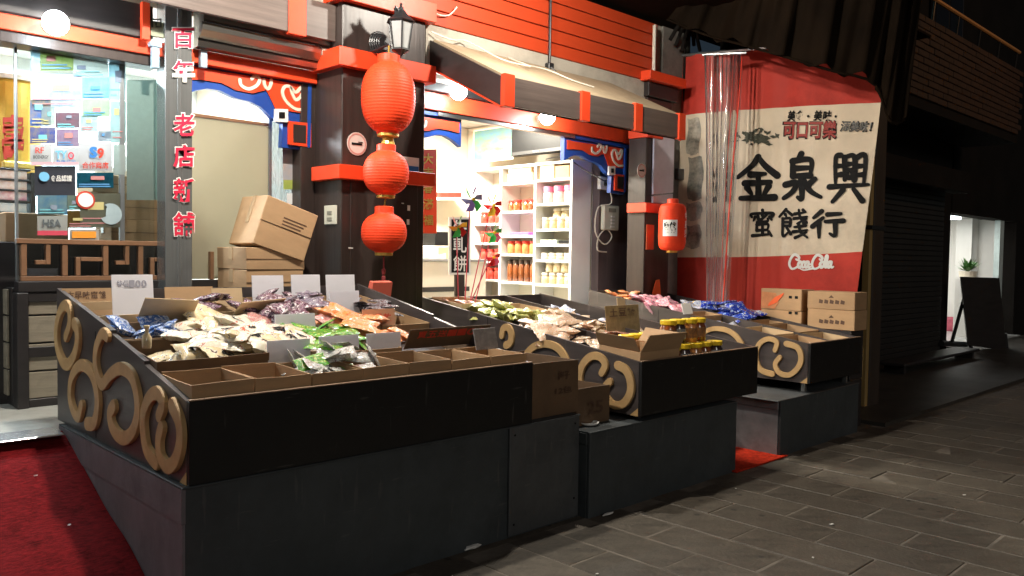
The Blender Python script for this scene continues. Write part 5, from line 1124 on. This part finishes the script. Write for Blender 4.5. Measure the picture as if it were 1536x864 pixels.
# pinwheels standing in the tan carton
def pinwheel(u, v, y, r, cols, base, lab):
    c = PY(u, v, y); t = thing('pinwheel', base, lab, 'pinwheel', 'toy pinwheels in the tan carton')
    ob('stick', tube([base, c+Vector((0, .012, 0))], .005, 6, 0), mat('red_stick_mat', (.5, .05, .08), .5), t)
    for k in range(6):
        a0 = 2*math.pi*k/6; e = lambda an, rr, d: c+Vector((rr*math.cos(an), d, rr*math.sin(an)))
        ob('vane', ([c+Vector((0, -.004, 0)), e(a0, r, 0), e(a0+.5, r*.8, -.035), e(a0+.85, r*.4, -.03)], [(0, 1, 2), (0, 2, 3)]), cols[k % len(cols)], t, recalc=False)
    ob('hub', xf(lathe([(.012, 0), (.012, .012), (.004, .016)], (0, 0, 0), 10), c+Vector((0, -.02, 0)), (rad(90), 0, 0)), 'yellowlid', t)
vg = mat('foil_green_mat', (.04, .5, .08), .3, .1); vr = mat('foil_red_mat', (.6, .02, .02), .25, .1, metal=.4); vy = mat('foil_yellow_mat', (.75, .5, .03), .25, .1, metal=.4); vp = mat('foil_purple_mat', (.25, .16, .5), .3, .1); vk = mat('foil_pink_mat', (.6, .1, .3), .25, .1, metal=.4)
bb = Vector((4.30, 4.98, D2(4.9)+.05))
pinwheel(707, 299, 5.05, .12, [vp, vp, vg], bb, 'dark violet and green foil pinwheel, largest of the bunch')
pinwheel(738, 308, 5.1, .11, [vr, vy, vr], bb+Vector((.05, .02, 0)), 'red and yellow foil pinwheel above the tan carton')
pinwheel(739, 349, 5.0, .1, [vg, vg, vk], bb+Vector((.07, -.02, 0)), 'bright green foil pinwheel with a pink vane')
pinwheel(686, 340, 5.0, .1, [vy, vg, vr], bb+Vector((-.06, 0, 0)), 'small yellow, green and red pinwheel next to the pillar')
pinwheel(738, 386, 5.06, .09, [vr, vr, vk], bb+Vector((.06, .05, 0)), 'small red foil pinwheel low in the bunch')
# litter on the paving
def crumple(u, v, s, lab, sx=1.6):
    p = PZ(u, v, .004); V, Fc = lathe([(.3, 0), (1, .25), (.9, .6), (.5, .8), (.1, .75)], (0, 0, 0), 9)
    V = [Vector(q)*s for q in V]; V = [Vector((q.x*sx, q.y*.6, q.z*.7))+Vector((noise.noise(q*60), noise.noise(q*60+Vector((9, 0, 0))), 0))*s*.5 for q in V]
    tag(ob('crumpled_paper', ([p+q for q in V], Fc), 'paper'), lab, 'litter', 'crumpled paper on the paving')
crumple(709, 823, .035, 'crumpled white paper on the paving by the largest plinth')
crumple(912, 772, .018, 'flattened white paper twist on the paving by the middle plinth', 3.2)
for k in range(7):
    p = Vector((random.uniform(2.6, 6.5), random.uniform(1.6, 2.9), .004)); s_ = random.uniform(.005, .011)
    tag(ob('street_scrap', xf(box(-s_, s_, -s_*.6, s_*.6, 0, s_*.4), p, (.1, .1, random.uniform(0, 3))), 'paper'), 'tiny pale scrap lying on the stone paving', 'litter', 'scraps on the paving')
# ================================================================== banner at the right
BA, BB = Vector((7.46, 5.12, 0)), Vector((7.73, 3.32, 0))
BD = (BB-BA).normalized(); BN = Vector((BD.y, -BD.x, 0)); BN = BN if BN.x < 0 else -BN
def PB(u, v, off=0.0, wav=True):
    d = ray(u, v); t_ = (BA-C0).dot(BN)/d.dot(BN); p = C0+d*t_
    s = (p-BA).dot(BD)
    wv = .016*math.sin(s*5.2+.6)+.007*math.sin(s*17+p.z*1.3)+.012*math.sin(s*2.1-p.z*2)+.003*math.sin(s*29-p.z*.8) if wav else 0
    return p+BN*(wv+off)
BT = thing('shop_banner', PB(1150, 450), 'big red and white cloth banner with black shop name characters', 'banner')
def band(name, vfa, vfb, m, nu=64, nv=10):
    V, Fc = [], []
    for j in range(nv+1):
        for i in range(nu+1):
            s = i/nu; q = j/nv
            v = vfa(s)+(vfb(s)-vfa(s))*q
            ul = 1022-(v-85)*.034; ur = 1331-(v-60)*.118
            V.append(PB(ul+(ur-ul)*s, v))
    for j in range(nv):
        for i in range(nu): a = j*(nu+1)+i; Fc.append((a, a+1, a+nu+2, a+nu+1))
    return ob(name, (V, Fc), m, BT, smooth=True, recalc=False)
v0f = lambda s: 84-30*s; v1f = lambda s: 174-8*min(1, s*4)-13*max(0, s-.25)/.75; v2f = lambda s: 386+3*math.sin(s*3)-9*s; v3f = lambda s: 470+10*s
band('red_top', v0f, v1f, 'bannerred'); band('white_field', v1f, v2f, 'bannerwhite', nv=16); band('red_foot', v2f, v3f, 'bannerred')
fb = lambda u, v: PB(u, v, .012); fb2 = lambda u, v: PB(u, v, .009)
# brush strokes for the six big characters: points in a 0..100 box per character
BR = {
'金': [[(50, 2), (35, 22), (2, 48)], [(50, 2), (68, 22), (98, 44)], [(32, 42), (68, 40)], [(18, 62), (82, 59)], [(50, 42), (50, 94)], [(24, 72), (34, 86)], [(77, 68), (65, 86)], [(8, 96), (92, 94)]],
'泉': [[(50, 0), (40, 14)], [(28, 14), (29, 46)], [(28, 15), (74, 13), (72, 46)], [(30, 30), (72, 29)], [(29, 46), (72, 45)], [(50, 50), (51, 92), (40, 90)], [(10, 64), (38, 60), (28, 78), (6, 92)], [(84, 52), (66, 66)], [(56, 58), (74, 78), (98, 90)]],
'興': [[(40, 8), (40, 54)], [(40, 8), (64, 7), (64, 54)], [(46, 22), (60, 21)], [(46, 34), (60, 33)], [(46, 34), (46, 48), (60, 47), (60, 34)], [(30, 4), (18, 10), (17, 62)], [(18, 26), (32, 25)], [(18, 44), (32, 43)], [(70, 8), (90, 5), (87, 62)], [(72, 26), (86, 25)], [(72, 44), (86, 43)], [(2, 68), (98, 63)], [(36, 74), (10, 98)], [(62, 72), (84, 96)]],
'蜜': [[(50, 0), (52, 10)], [(10, 26), (12, 14), (90, 12), (86, 26)], [(22, 26), (16, 40)], [(32, 22), (40, 42), (70, 42), (72, 32)], [(68, 18), (30, 46)], [(50, 20), (56, 28)], [(80, 26), (88, 36)], [(28, 54), (28, 76)], [(28, 54), (72, 53), (70, 74)], [(28, 76), (71, 74)], [(50, 46), (50, 92)], [(12, 96), (84, 90)], [(76, 82), (88, 97)]],
'餞': [[(24, 0), (2, 26)], [(24, 2), (44, 20)], [(22, 18), (26, 26)], [(14, 32), (14, 92), (30, 82)], [(14, 33), (38, 32), (37, 58)], [(15, 45), (37, 44)], [(15, 58), (37, 57)], [(26, 62), (40, 86)], [(52, 16), (90, 10)], [(50, 32), (94, 26)], [(66, 2), (72, 30), (92, 46)], [(90, 32), (60, 50)], [(80, 2), (88, 8)], [(52, 62), (90, 57)], [(48, 78), (96, 72)], [(66, 50), (72, 78), (96, 98)], [(92, 80), (54, 99)], [(82, 48), (90, 54)]],
'行': [[(30, 2), (6, 26)], [(34, 26), (2, 58)], [(22, 44), (22, 98)], [(48, 14), (90, 11)], [(42, 40), (98, 37)], [(72, 40), (72, 90), (56, 84)]]}
def brush(ch, rect, w, m):
    u0, v0, u1, v1 = rect
    for k, st in enumerate(BR[ch]):
        pts = [PB(u0+(u1-u0)*q.x/100, v0+(v1-v0)*q.y/100, .008+.0006*(k % 8)) for q in smoothpts([Vector((x, y, 0)) for x, y in st], 8)]
        wv = (1.1, .75) if k % 3 == 0 else ((.8, 1.15) if k % 3 == 1 else (1.15, .6))
        ob('brush_stroke', ribbon(pts, BN, w, .0008, sm=1, taper=wv), m, BT)
brush('金', (1106, 234, 1167, 300), .064, 'ink'); brush('泉', (1172, 231, 1233, 303), .060, 'ink'); brush('興', (1243, 230, 1303, 304), .05, 'ink')
brush('蜜', (1123, 315, 1162, 355), .033, 'ink'); brush('餞', (1168, 314, 1214, 357), .03, 'ink'); brush('行', (1219, 316, 1266, 357), .044, 'ink')
for k, ch in enumerate('美食・美味・'):
    u = 1181+k*13.4; text('lettering', ch, (u, 166, u+13, 182) if ch != '・' else (u+4, 173, u+7.5, 177), fb, 'ink', BT, .03, .2)
text('lettering', '可口可樂', (1174, 180, 1256, 210), fb2, 'ink', BT, .05, .1); text('lettering', '可口可樂', (1176, 181, 1255, 208), fb, mat('banner_letter_red_mat', (.32, .03, .02), .6, .1), BT, .03, .1)
text('lettering', '添美味！', (1260, 181, 1309, 198), fb2, 'ink', BT, .05, .25); text('lettering', '添美味！', (1262, 182, 1307, 197), lambda u, v: PB(u, v, .012), mat('grey_letter_mat', (.16, .16, .15), .6, .1), BT, .012, .25)
# script name: hand drawn strokes in a 100 x 40 box
SCR = [[(20, 4), (12, 1), (4, 10), (1, 22), (6, 31), (14, 30), (22, 24)], [(20, 4), (23, 8), (20, 13), (16, 11)], [(25, 16), (21, 22), (23, 29), (28, 26), (29, 19), (25, 16), (31, 17)], [(37, 17), (33, 17), (30, 23), (32, 29), (38, 26)], [(46, 17), (41, 17), (38, 24), (40, 29), (45, 25), (47, 17), (45, 25), (47, 29), (50, 27)], [(49, 22), (54, 21)],
       [(74, 5), (66, 2), (58, 10), (54, 22), (58, 31), (66, 30), (74, 24)], [(74, 5), (77, 9), (74, 13), (71, 11)], [(76, 16), (72, 22), (74, 29), (79, 26), (80, 19), (76, 16), (82, 17)], [(83, 25), (88, 8), (87, 3), (84, 8), (82, 22), (84, 29), (88, 26)], [(97, 17), (92, 17), (89, 24), (91, 29), (95, 25), (98, 17), (96, 25), (98, 29), (101, 27)],
       [(8, 33), (20, 29), (34, 34), (50, 32), (58, 30)]]
for k, st in enumerate(SCR):
    pts = [PB(1184+66*x/100, 381+24*y/34, .009+.0005*(k % 6)) for x, y in st]
    ob('script_stroke', ribbon(pts, BN, .026 if k not in (5, 11) else .016, .0008, sm=4, taper=(1.1, .7) if k not in (11,) else (.4, 1.2)), 'paper', BT)
# faded fruit picture: clump of leaf shaped blots
rr_ = random.Random(5)
for k in range(60):
    u = 1134+rr_.gauss(0, 13); v = 208+rr_.gauss(0, 4)-abs(rr_.gauss(0, 3)); an = rr_.uniform(0, 6.28); L = rr_.uniform(4, 8)
    ob('leaf_print', prism([PB(u+math.cos(an)*L, v+math.sin(an)*L*.6, .008+.0003*(k % 9)), PB(u-math.sin(an)*2.4, v+math.cos(an)*2.2, .008+.0003*(k % 9)), PB(u-math.cos(an)*L, v-math.sin(an)*L*.6, .008+.0003*(k % 9)), PB(u+math.sin(an)*2.4, v-math.cos(an)*2.2, .008+.0003*(k % 9))], BN*.0002), mat('olive_ink_mat', (.05, .055, .035), .7, .4, 20), BT)
# darker picture strip printed at the left end
for k, (r, c) in enumerate((((1032, 178, 1052, 232), (.12, .12, .1)), ((1034, 236, 1056, 300), (.07, .08, .07)), ((1030, 304, 1054, 330), (.2, .19, .16)), ((1031, 338, 1052, 372), (.06, .04, .035)))):
    u0, v0, u1, v1 = r; n = 6
    V = [PB(u0+(u1-u0)*i/n+2*math.sin(i*2+j), v0+(v1-v0)*j/n+2*math.sin(i+j*3), .008) for j in range(n+1) for i in range(n+1)]
    ob('faded_print', (V, [(j*(n+1)+i, j*(n+1)+i+1, (j+1)*(n+1)+i+1, (j+1)*(n+1)+i) for j in range(n) for i in range(n)]), mat('faded_print_%d' % k, c, .7, .8, 9, spots=.3, c2=(.6, .53, .43) if k != 1 else (.4, .36, .29)), BT, recalc=False)
ob('top_bar', tube([PB(1018, 84, .0, False), PB(1300, 58, 0, False)], .018, 8, 0), 'steel', BT)
for u in (1028, 1180, 1282): p = PB(u, 92, -.03, False); ob('tie_rope', tube([p, p+Vector((.02, .02, .25))], .006, 6, 0), 'cable', BT)
# clear plastic strip curtain, gathered
PC = thing('strip_curtain', PY(1088, 460, 4.45), 'gathered clear plastic strip curtain with red edging before the banner', 'curtain')
def strip(ut, ub, w_, y, m, nm):
    V, Fc = [], []; n = 24
    for j in range(n+1):
        v = 82+(462-82)*j/n; q = j/n; u = ut+(ub-ut)*q+.8*math.sin(q*7+ut)
        ww = w_*(1-.15*q)
        for i in range(4):
            p = PY(u+ww*(i/3-.5), v, y+.012*math.sin(i*2.1+ut)); V.append(p)
    for j in range(n):
        for i in range(3): a = j*4+i; Fc.append((a, a+1, a+5, a+4))
    ob(nm, (V, Fc), m, PC, smooth=True, recalc=False)
for k, (ut, ub) in enumerate(((1061, 1064), (1070, 1068), (1079, 1073), (1087, 1078), (1095, 1082), (1103, 1086), (1111, 1090))):
    strip(ut, ub, 8.5, 4.52-.035*k, 'strip', 'plastic_strip')
strip(1113, 1083, 2.6, 4.26, mat('red_strip_mat', (.6, .035, .015), .4, .1), 'red_edge')
strip(1100, 1079, 1.1, 4.27, mat('red_strip_mat', (.6, .035, .015)), 'red_edge')
strip(1064, 1066, .9, 4.53, mat('red_strip_mat', (.6, .035, .015)), 'red_edge')
ob('curtain_rail', tube([PY(1054, 82, 4.58), PY(1120, 79, 4.18)], .016, 8, 0), 'steel', PC)
# meter boxes on the concrete wall
a = PY(1017, 262, 5.13); tag(ob('meter_box', box(a.x-.07, a.x+.05, 5.07, 5.128, a.z-.06, a.z+.06, .006), mat('dark_meter_mat', (.06, .06, .06), .4)), 'small dark meter box on the concrete wall above the cylinder lantern', 'meter')
tag(ob('wall_conduit', tube([(a.x+.12, 5.11, 1.0), (a.x+.12, 5.11, 2.6), (a.x+.05, 5.11, 3.2), (a.x+.05, 5.11, 3.9)], .016, 7), 'darkwall'), 'thin grey conduit running up the concrete wall', 'conduit')
for k in range(6):
    q = PY(1005+k*9, 60+8*(k % 3), 5.0); tag(ob('old_pipe', tube([q, q+Vector((.1-.06*k, -.1, .25)), q+Vector((.3, -.15, .55))], .02, 7), 'darkwall'), 'dark pipe in the clutter under the awning corner', 'pipe', 'dark pipes by the awning')
# tarpaulin valance hanging down above the banner
TV = thing('tarpaulin', (8, 3.6, 3.2), 'dark brown tarpaulin hanging in folds above the banner', 'tarpaulin')
low = [(1000, 28, 4.7), (1060, 52, 4.4), (1120, 68, 3.95), (1180, 85, 3.6), (1250, 106, 3.25), (1310, 124, 3.0), (1336, 182, 2.9), (1358, 178, 2.85)]
V, Fc = [], []; n = 70; m_ = 14
LP = smoothpts([PY(u, v, y) for u, v, y in low], 10); n = len(LP)-1
for j in range(m_+1):
    for i in range(n+1):
        q = j/m_; p = LP[i]; s = i/n*26
        fold = .05*math.sin(s*1.7+q*1.2)*(1-q*.4)+.03*math.sin(s*3.9+1)
        V.append(Vector((p.x+fold*.7, p.y+fold*.7-.12*q, p.z+(3.88-p.z)*q+.025*math.sin(s*2.3)*(1-q))))
for j in range(m_):
    for i in range(n): a = j*(n+1)+i; Fc.append((a, a+1, a+n+2, a+n+1))
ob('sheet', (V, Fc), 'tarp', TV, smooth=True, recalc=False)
ob('lower_hem', tube([LP[i]+Vector((0, 0, -.005)) for i in range(0, n+1, 3)], .012, 6, 0), 'tarp', TV)
# post at the end of the stall
PT = thing('wooden_post', (8.45, 3.5, 0), 'tall timber post with lit golden edge beside the banner', 'post')
ob('shaft', box(8.37, 8.62, 3.42, 3.6, 0, 3.88, .008), mat('old_post_mat', (.03, .02, .014), .7, .3, 6, (1, 1, .2), bump=.2), PT)
ob('gilt_edge', box(8.30, 8.366, 3.43, 3.5, 0, 3.2, .004), mat('ochre_edge_mat', (.3, .2, .07), .6, .2, 5, (1, 1, .3)), PT)  # lit strip of the post, its lamplight put into a golden colour
ob('clamp_band', box(8.29, 8.63, 3.41, 3.61, 1.82, 1.86), 'iron', PT)
# ================================================================== neighbouring building with closed shutter
NB = thing('neighbour_building', (12, 5, 0), 'dark neighbouring building with closed roller shutter and balcony', 'building')
def npart(name, sh, m, parent=None, **k): return ob(name, sh, m, parent or NB, **k)
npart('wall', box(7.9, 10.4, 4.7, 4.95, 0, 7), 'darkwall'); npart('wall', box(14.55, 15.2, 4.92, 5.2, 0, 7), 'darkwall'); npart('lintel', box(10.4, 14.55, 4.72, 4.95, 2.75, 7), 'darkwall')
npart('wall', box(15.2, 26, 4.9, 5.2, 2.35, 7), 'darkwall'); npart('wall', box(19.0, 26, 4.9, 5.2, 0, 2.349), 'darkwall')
SH = npart('roller_shutter', box(10.42, 14.53, 4.82, 4.84, .04, 2.74), 'slat')
sm_ = mkmesh('shutter_slat', *box(10.42-12.475, 14.53-12.475, -.02, .0, 0, .075, .012)); sm_.materials.append(M['slat'])
for k in range(33):
    inst('shutter_slat', sm_, None, (12.475, 4.818, .05+k*.0815), parent=SH)
npart('shutter_housing', box(10.3, 14.6, 4.45, 4.70, 2.62, 2.95, .01), 'darkwall')
BC = npart('balcony', box(9.6, 15.0, 3.92, 4.69, 3.42, 3.55), 'darkwall')
brm = [mkmesh('brick', *box(-.17, .17, -.04, .04, 0, .075, .006))]; brm[0].materials.append(M['brick'])
for r in range(12):
    for c_ in range(15):
        inst('brick', brm[0], None, (9.8+c_*.356+(.178 if r % 2 else 0), 3.93+random.uniform(-.004, .004), 3.552+r*.085), parent=BC)
ob('parapet_core', box(9.62, 15.05, 3.935, 4.03, 3.552, 4.56), 'darkwall', BC)
RL = npart('balcony_rail', tube([(10.2, 3.9, 4.84), (14.9, 3.9, 4.84)], .028, 8, 0), mat('brass_rail_mat', (.7, .36, .13), .45, .1, metal=.5))  # orange lamplight on the rail is put into its base colour
for k in range(6): ob('rail_post', tube([(10.3+k*.9, 3.93, 4.56), (10.3+k*.9, 3.9, 4.84)], .014, 6, 0), 'iron', RL)
wd = npart('window', box(11.3, 12.5, 4.64, 4.69, 4.6, 5.9), 'blackwood')
ob('pane', box(11.36, 11.9, 4.632, 4.638, 4.66, 5.84), emis('curtain_glow_mat', (.12, .3, .32), .25), wd); ob('pane', box(11.93, 12.44, 4.632, 4.638, 4.66, 5.84), emis('curtain_dim_mat', (.06, .12, .12), .12), wd)
wd = npart('window', box(13.3, 14.6, 4.64, 4.69, 4.4, 5.9), 'blackwood')
ob('pane', box(13.36, 13.92, 4.632, 4.638, 4.46, 5.84), 'tv', wd); ob('pane', box(13.98, 14.54, 4.632, 4.638, 4.46, 5.84), 'tv', wd)
# ================================================================== lit shop further along
LS = thing('lit_shop', (17, 6, 0), 'brightly lit shop interior beyond the closed shutter', 'shop')
def lp(name, sh, m, **k): return ob(name, sh, m, LS, **k)
lp('floor', box(15.2, 19, 4.76, 8, -.02, .05), mat('pale_tile_mat', (.5, .52, .52), .25, .1, 4)); lp('back_wall', box(15.2, 19, 7.9, 8.05, .05, 2.6), 'white'); lp('ceiling', box(15.2, 19, 5.21, 7.89, 2.42, 2.5), 'white')
lp('side_wall', box(15.1, 15.2, 5.21, 7.89, .05, 2.4), 'white'); lp('side_wall', box(19, 19.1, 5.21, 7.89, .05, 2.4), 'white')
q = PY(1461, 400, 5.6); lp('white_column', box(q.x-.2, q.x+.25, 5.6, 5.9, .05, 2.41), 'white'); q = PY(1497, 400, 5.0); lp('door_frame', box(q.x-.12, q.x+.12, 4.95, 5.05, .05, 2.34), mat('pale_frame_mat', (.6, .72, .72), .3))
t_ = lp('ceiling_lamp', box(16.4, 17.9, 5.6, 5.9, 2.36, 2.415), emis('far_lamp_mat', (.85, .96, 1), 5)); alight('far_light', (17.1, 5.75, 2.34), 30, (1, .96, .88), 1.4, .3, LS)
alight('far_light', (17.1, 7.2, 2.34), 22, (1, .95, .86), 1.4, .3, LS)
t = thing('pink_display', PY(1432, 400, 6.3), 'pink cloth covered display table inside the lit shop', 'table')
q = PY(1432, 395, 6.3); ob('top', box(q.x-.5, q.x+.6, 6.0, 6.6, q.z-.16, q.z, .02), mat('pink_cloth_mat', (.6, .12, .2), .7, .3, 10), t); ob('body', box(q.x-.45, q.x+.55, 6.05, 6.55, .05, q.z-.161), 'cardlight', t)
ob('shelf_line', box(q.x-.46, q.x+.56, 6.035, 6.049, .6, .65), 'white', t)
t = thing('dark_cabinet', PY(1483, 470, 6.8), 'dark red cabinet at the back of the lit shop', 'cabinet')
q = PY(1481, 380, 6.9); ob('body', box(q.x-.35, q.x+.35, 6.9, 7.3, .05, 2.1), mat('maroon_mat', (.12, .03, .04), .5, .3, 6), t); ob('poster', box(q.x-.3, q.x+.1, 6.888, 6.899, 1.5, 2.0), mat('magenta_mat', (.6, .08, .25), .5, .3, 8), t)
t = thing('potted_plant', PZ(1453, 414, 1.0), 'green leafy potted plant on a pale stand in the lit shop', 'plant')
q = PY(1452, 410, 5.35); ob('pot', lathe([(.1, 0), (.15, .02), (.17, .14), (.15, .14), (.14, .1)], (q.x, 5.35, q.z-.1), 14), 'ivory', t); ob('stand', box(q.x-.25, q.x+.25, 5.2, 5.5, .05, q.z-.1), 'white', t)
fv = []; ff = []
for k in range(60):
    a = random.uniform(0, 6.28); e = random.uniform(.3, 1.3); L = random.uniform(.15, .32); d = Vector((math.cos(a)*math.cos(e), math.sin(a)*math.cos(e), math.sin(e))); s = d.cross(Vector((0, 0, 1))).normalized()*.035
    b0 = Vector((q.x, 5.35, q.z+.03)); i = len(fv); fv += [b0, b0+d*L*.5+s, b0+d*L, b0+d*L*.5-s]; ff.append((i, i+1, i+2, i+3))
ob('foliage', (fv, ff), 'green', t, recalc=False)
for k in range(9):
    q = PY(1428+k*8.5, 430+14*(k % 3), 6.0+.25*(k % 2)); h_ = (.25, .4, .18)[k % 3]
    tag(ob('shop_goods', xf(lathe([(.12, 0), (.14, .04), (.13, h_), (.06, h_+.05)], (0, 0, 0), 8), (q.x, q.y, .05)), mat('far_goods_%d' % (k % 4), [(.5, .1, .15), (.5, .42, .25), (.15, .3, .2), (.3, .3, .35)][k % 4], .5, .3, 9)), 'small coloured bin standing on the floor of the lit shop', 'bin', 'bins in the lit shop')
for k in range(5):
    q = PY(1430+k*14, 372, 7.7); tag(ob('wall_picture', box(q.x-.22, q.x+.22, 7.86, 7.89, 1.2+.1*(k % 2), 1.75), mat('far_picture_%d' % k, [(.5, .1, .2), (.2, .3, .4), (.45, .35, .15), (.1, .25, .2), (.5, .3, .3)][k], .5, .4, 7)), 'coloured poster on the back wall of the lit shop', 'poster', 'posters in the lit shop')
# black A-board and easel in front
AB = thing('sandwich_board', (15.9, 4.4, 0), 'black folding board standing on the pavement before the lit shop', 'board')
def abp(u, v, y): return PY(u, v, y)
ob('panel', prism([abp(1452, 518, 4.55), abp(1510, 526, 4.2), abp(1499, 417, 4.25), abp(1441, 415, 4.6)], (.05, .03, 0)), 'blackwood', AB)
ob('leg', tube([abp(1448, 440, 4.62), abp(1428, 512, 4.7)], .03, 6, 0), 'iron', AB); ob('leg', tube([abp(1508, 500, 4.22), abp(1511, 530, 4.2)], .03, 6, 0), 'iron', AB); ob('foot', tube([abp(1455, 517, 4.55), abp(1460, 530, 4.5)], .03, 6, 0), 'iron', AB)
ob('base_bar', tube([abp(1412, 515, 4.75), abp(1448, 517, 4.7)], .05, 6, 0), 'iron', AB)
# pallets and junk in the dark by the shutter
t = thing('plank_step', PZ(1390, 545, .03), 'low dark plank step on the pavement by the closed shutter', 'step')
a = PZ(1345, 562, .035); ob('plank', box(a.x, a.x+3.0, a.y-.1, a.y+.25, .14, .18, .01), 'blackwood', t)
for x in (a.x+.1, a.x+2.8): ob('leg', box(x, x+.08, a.y-.05, a.y+.2, .035, .14), 'blackwood', t)
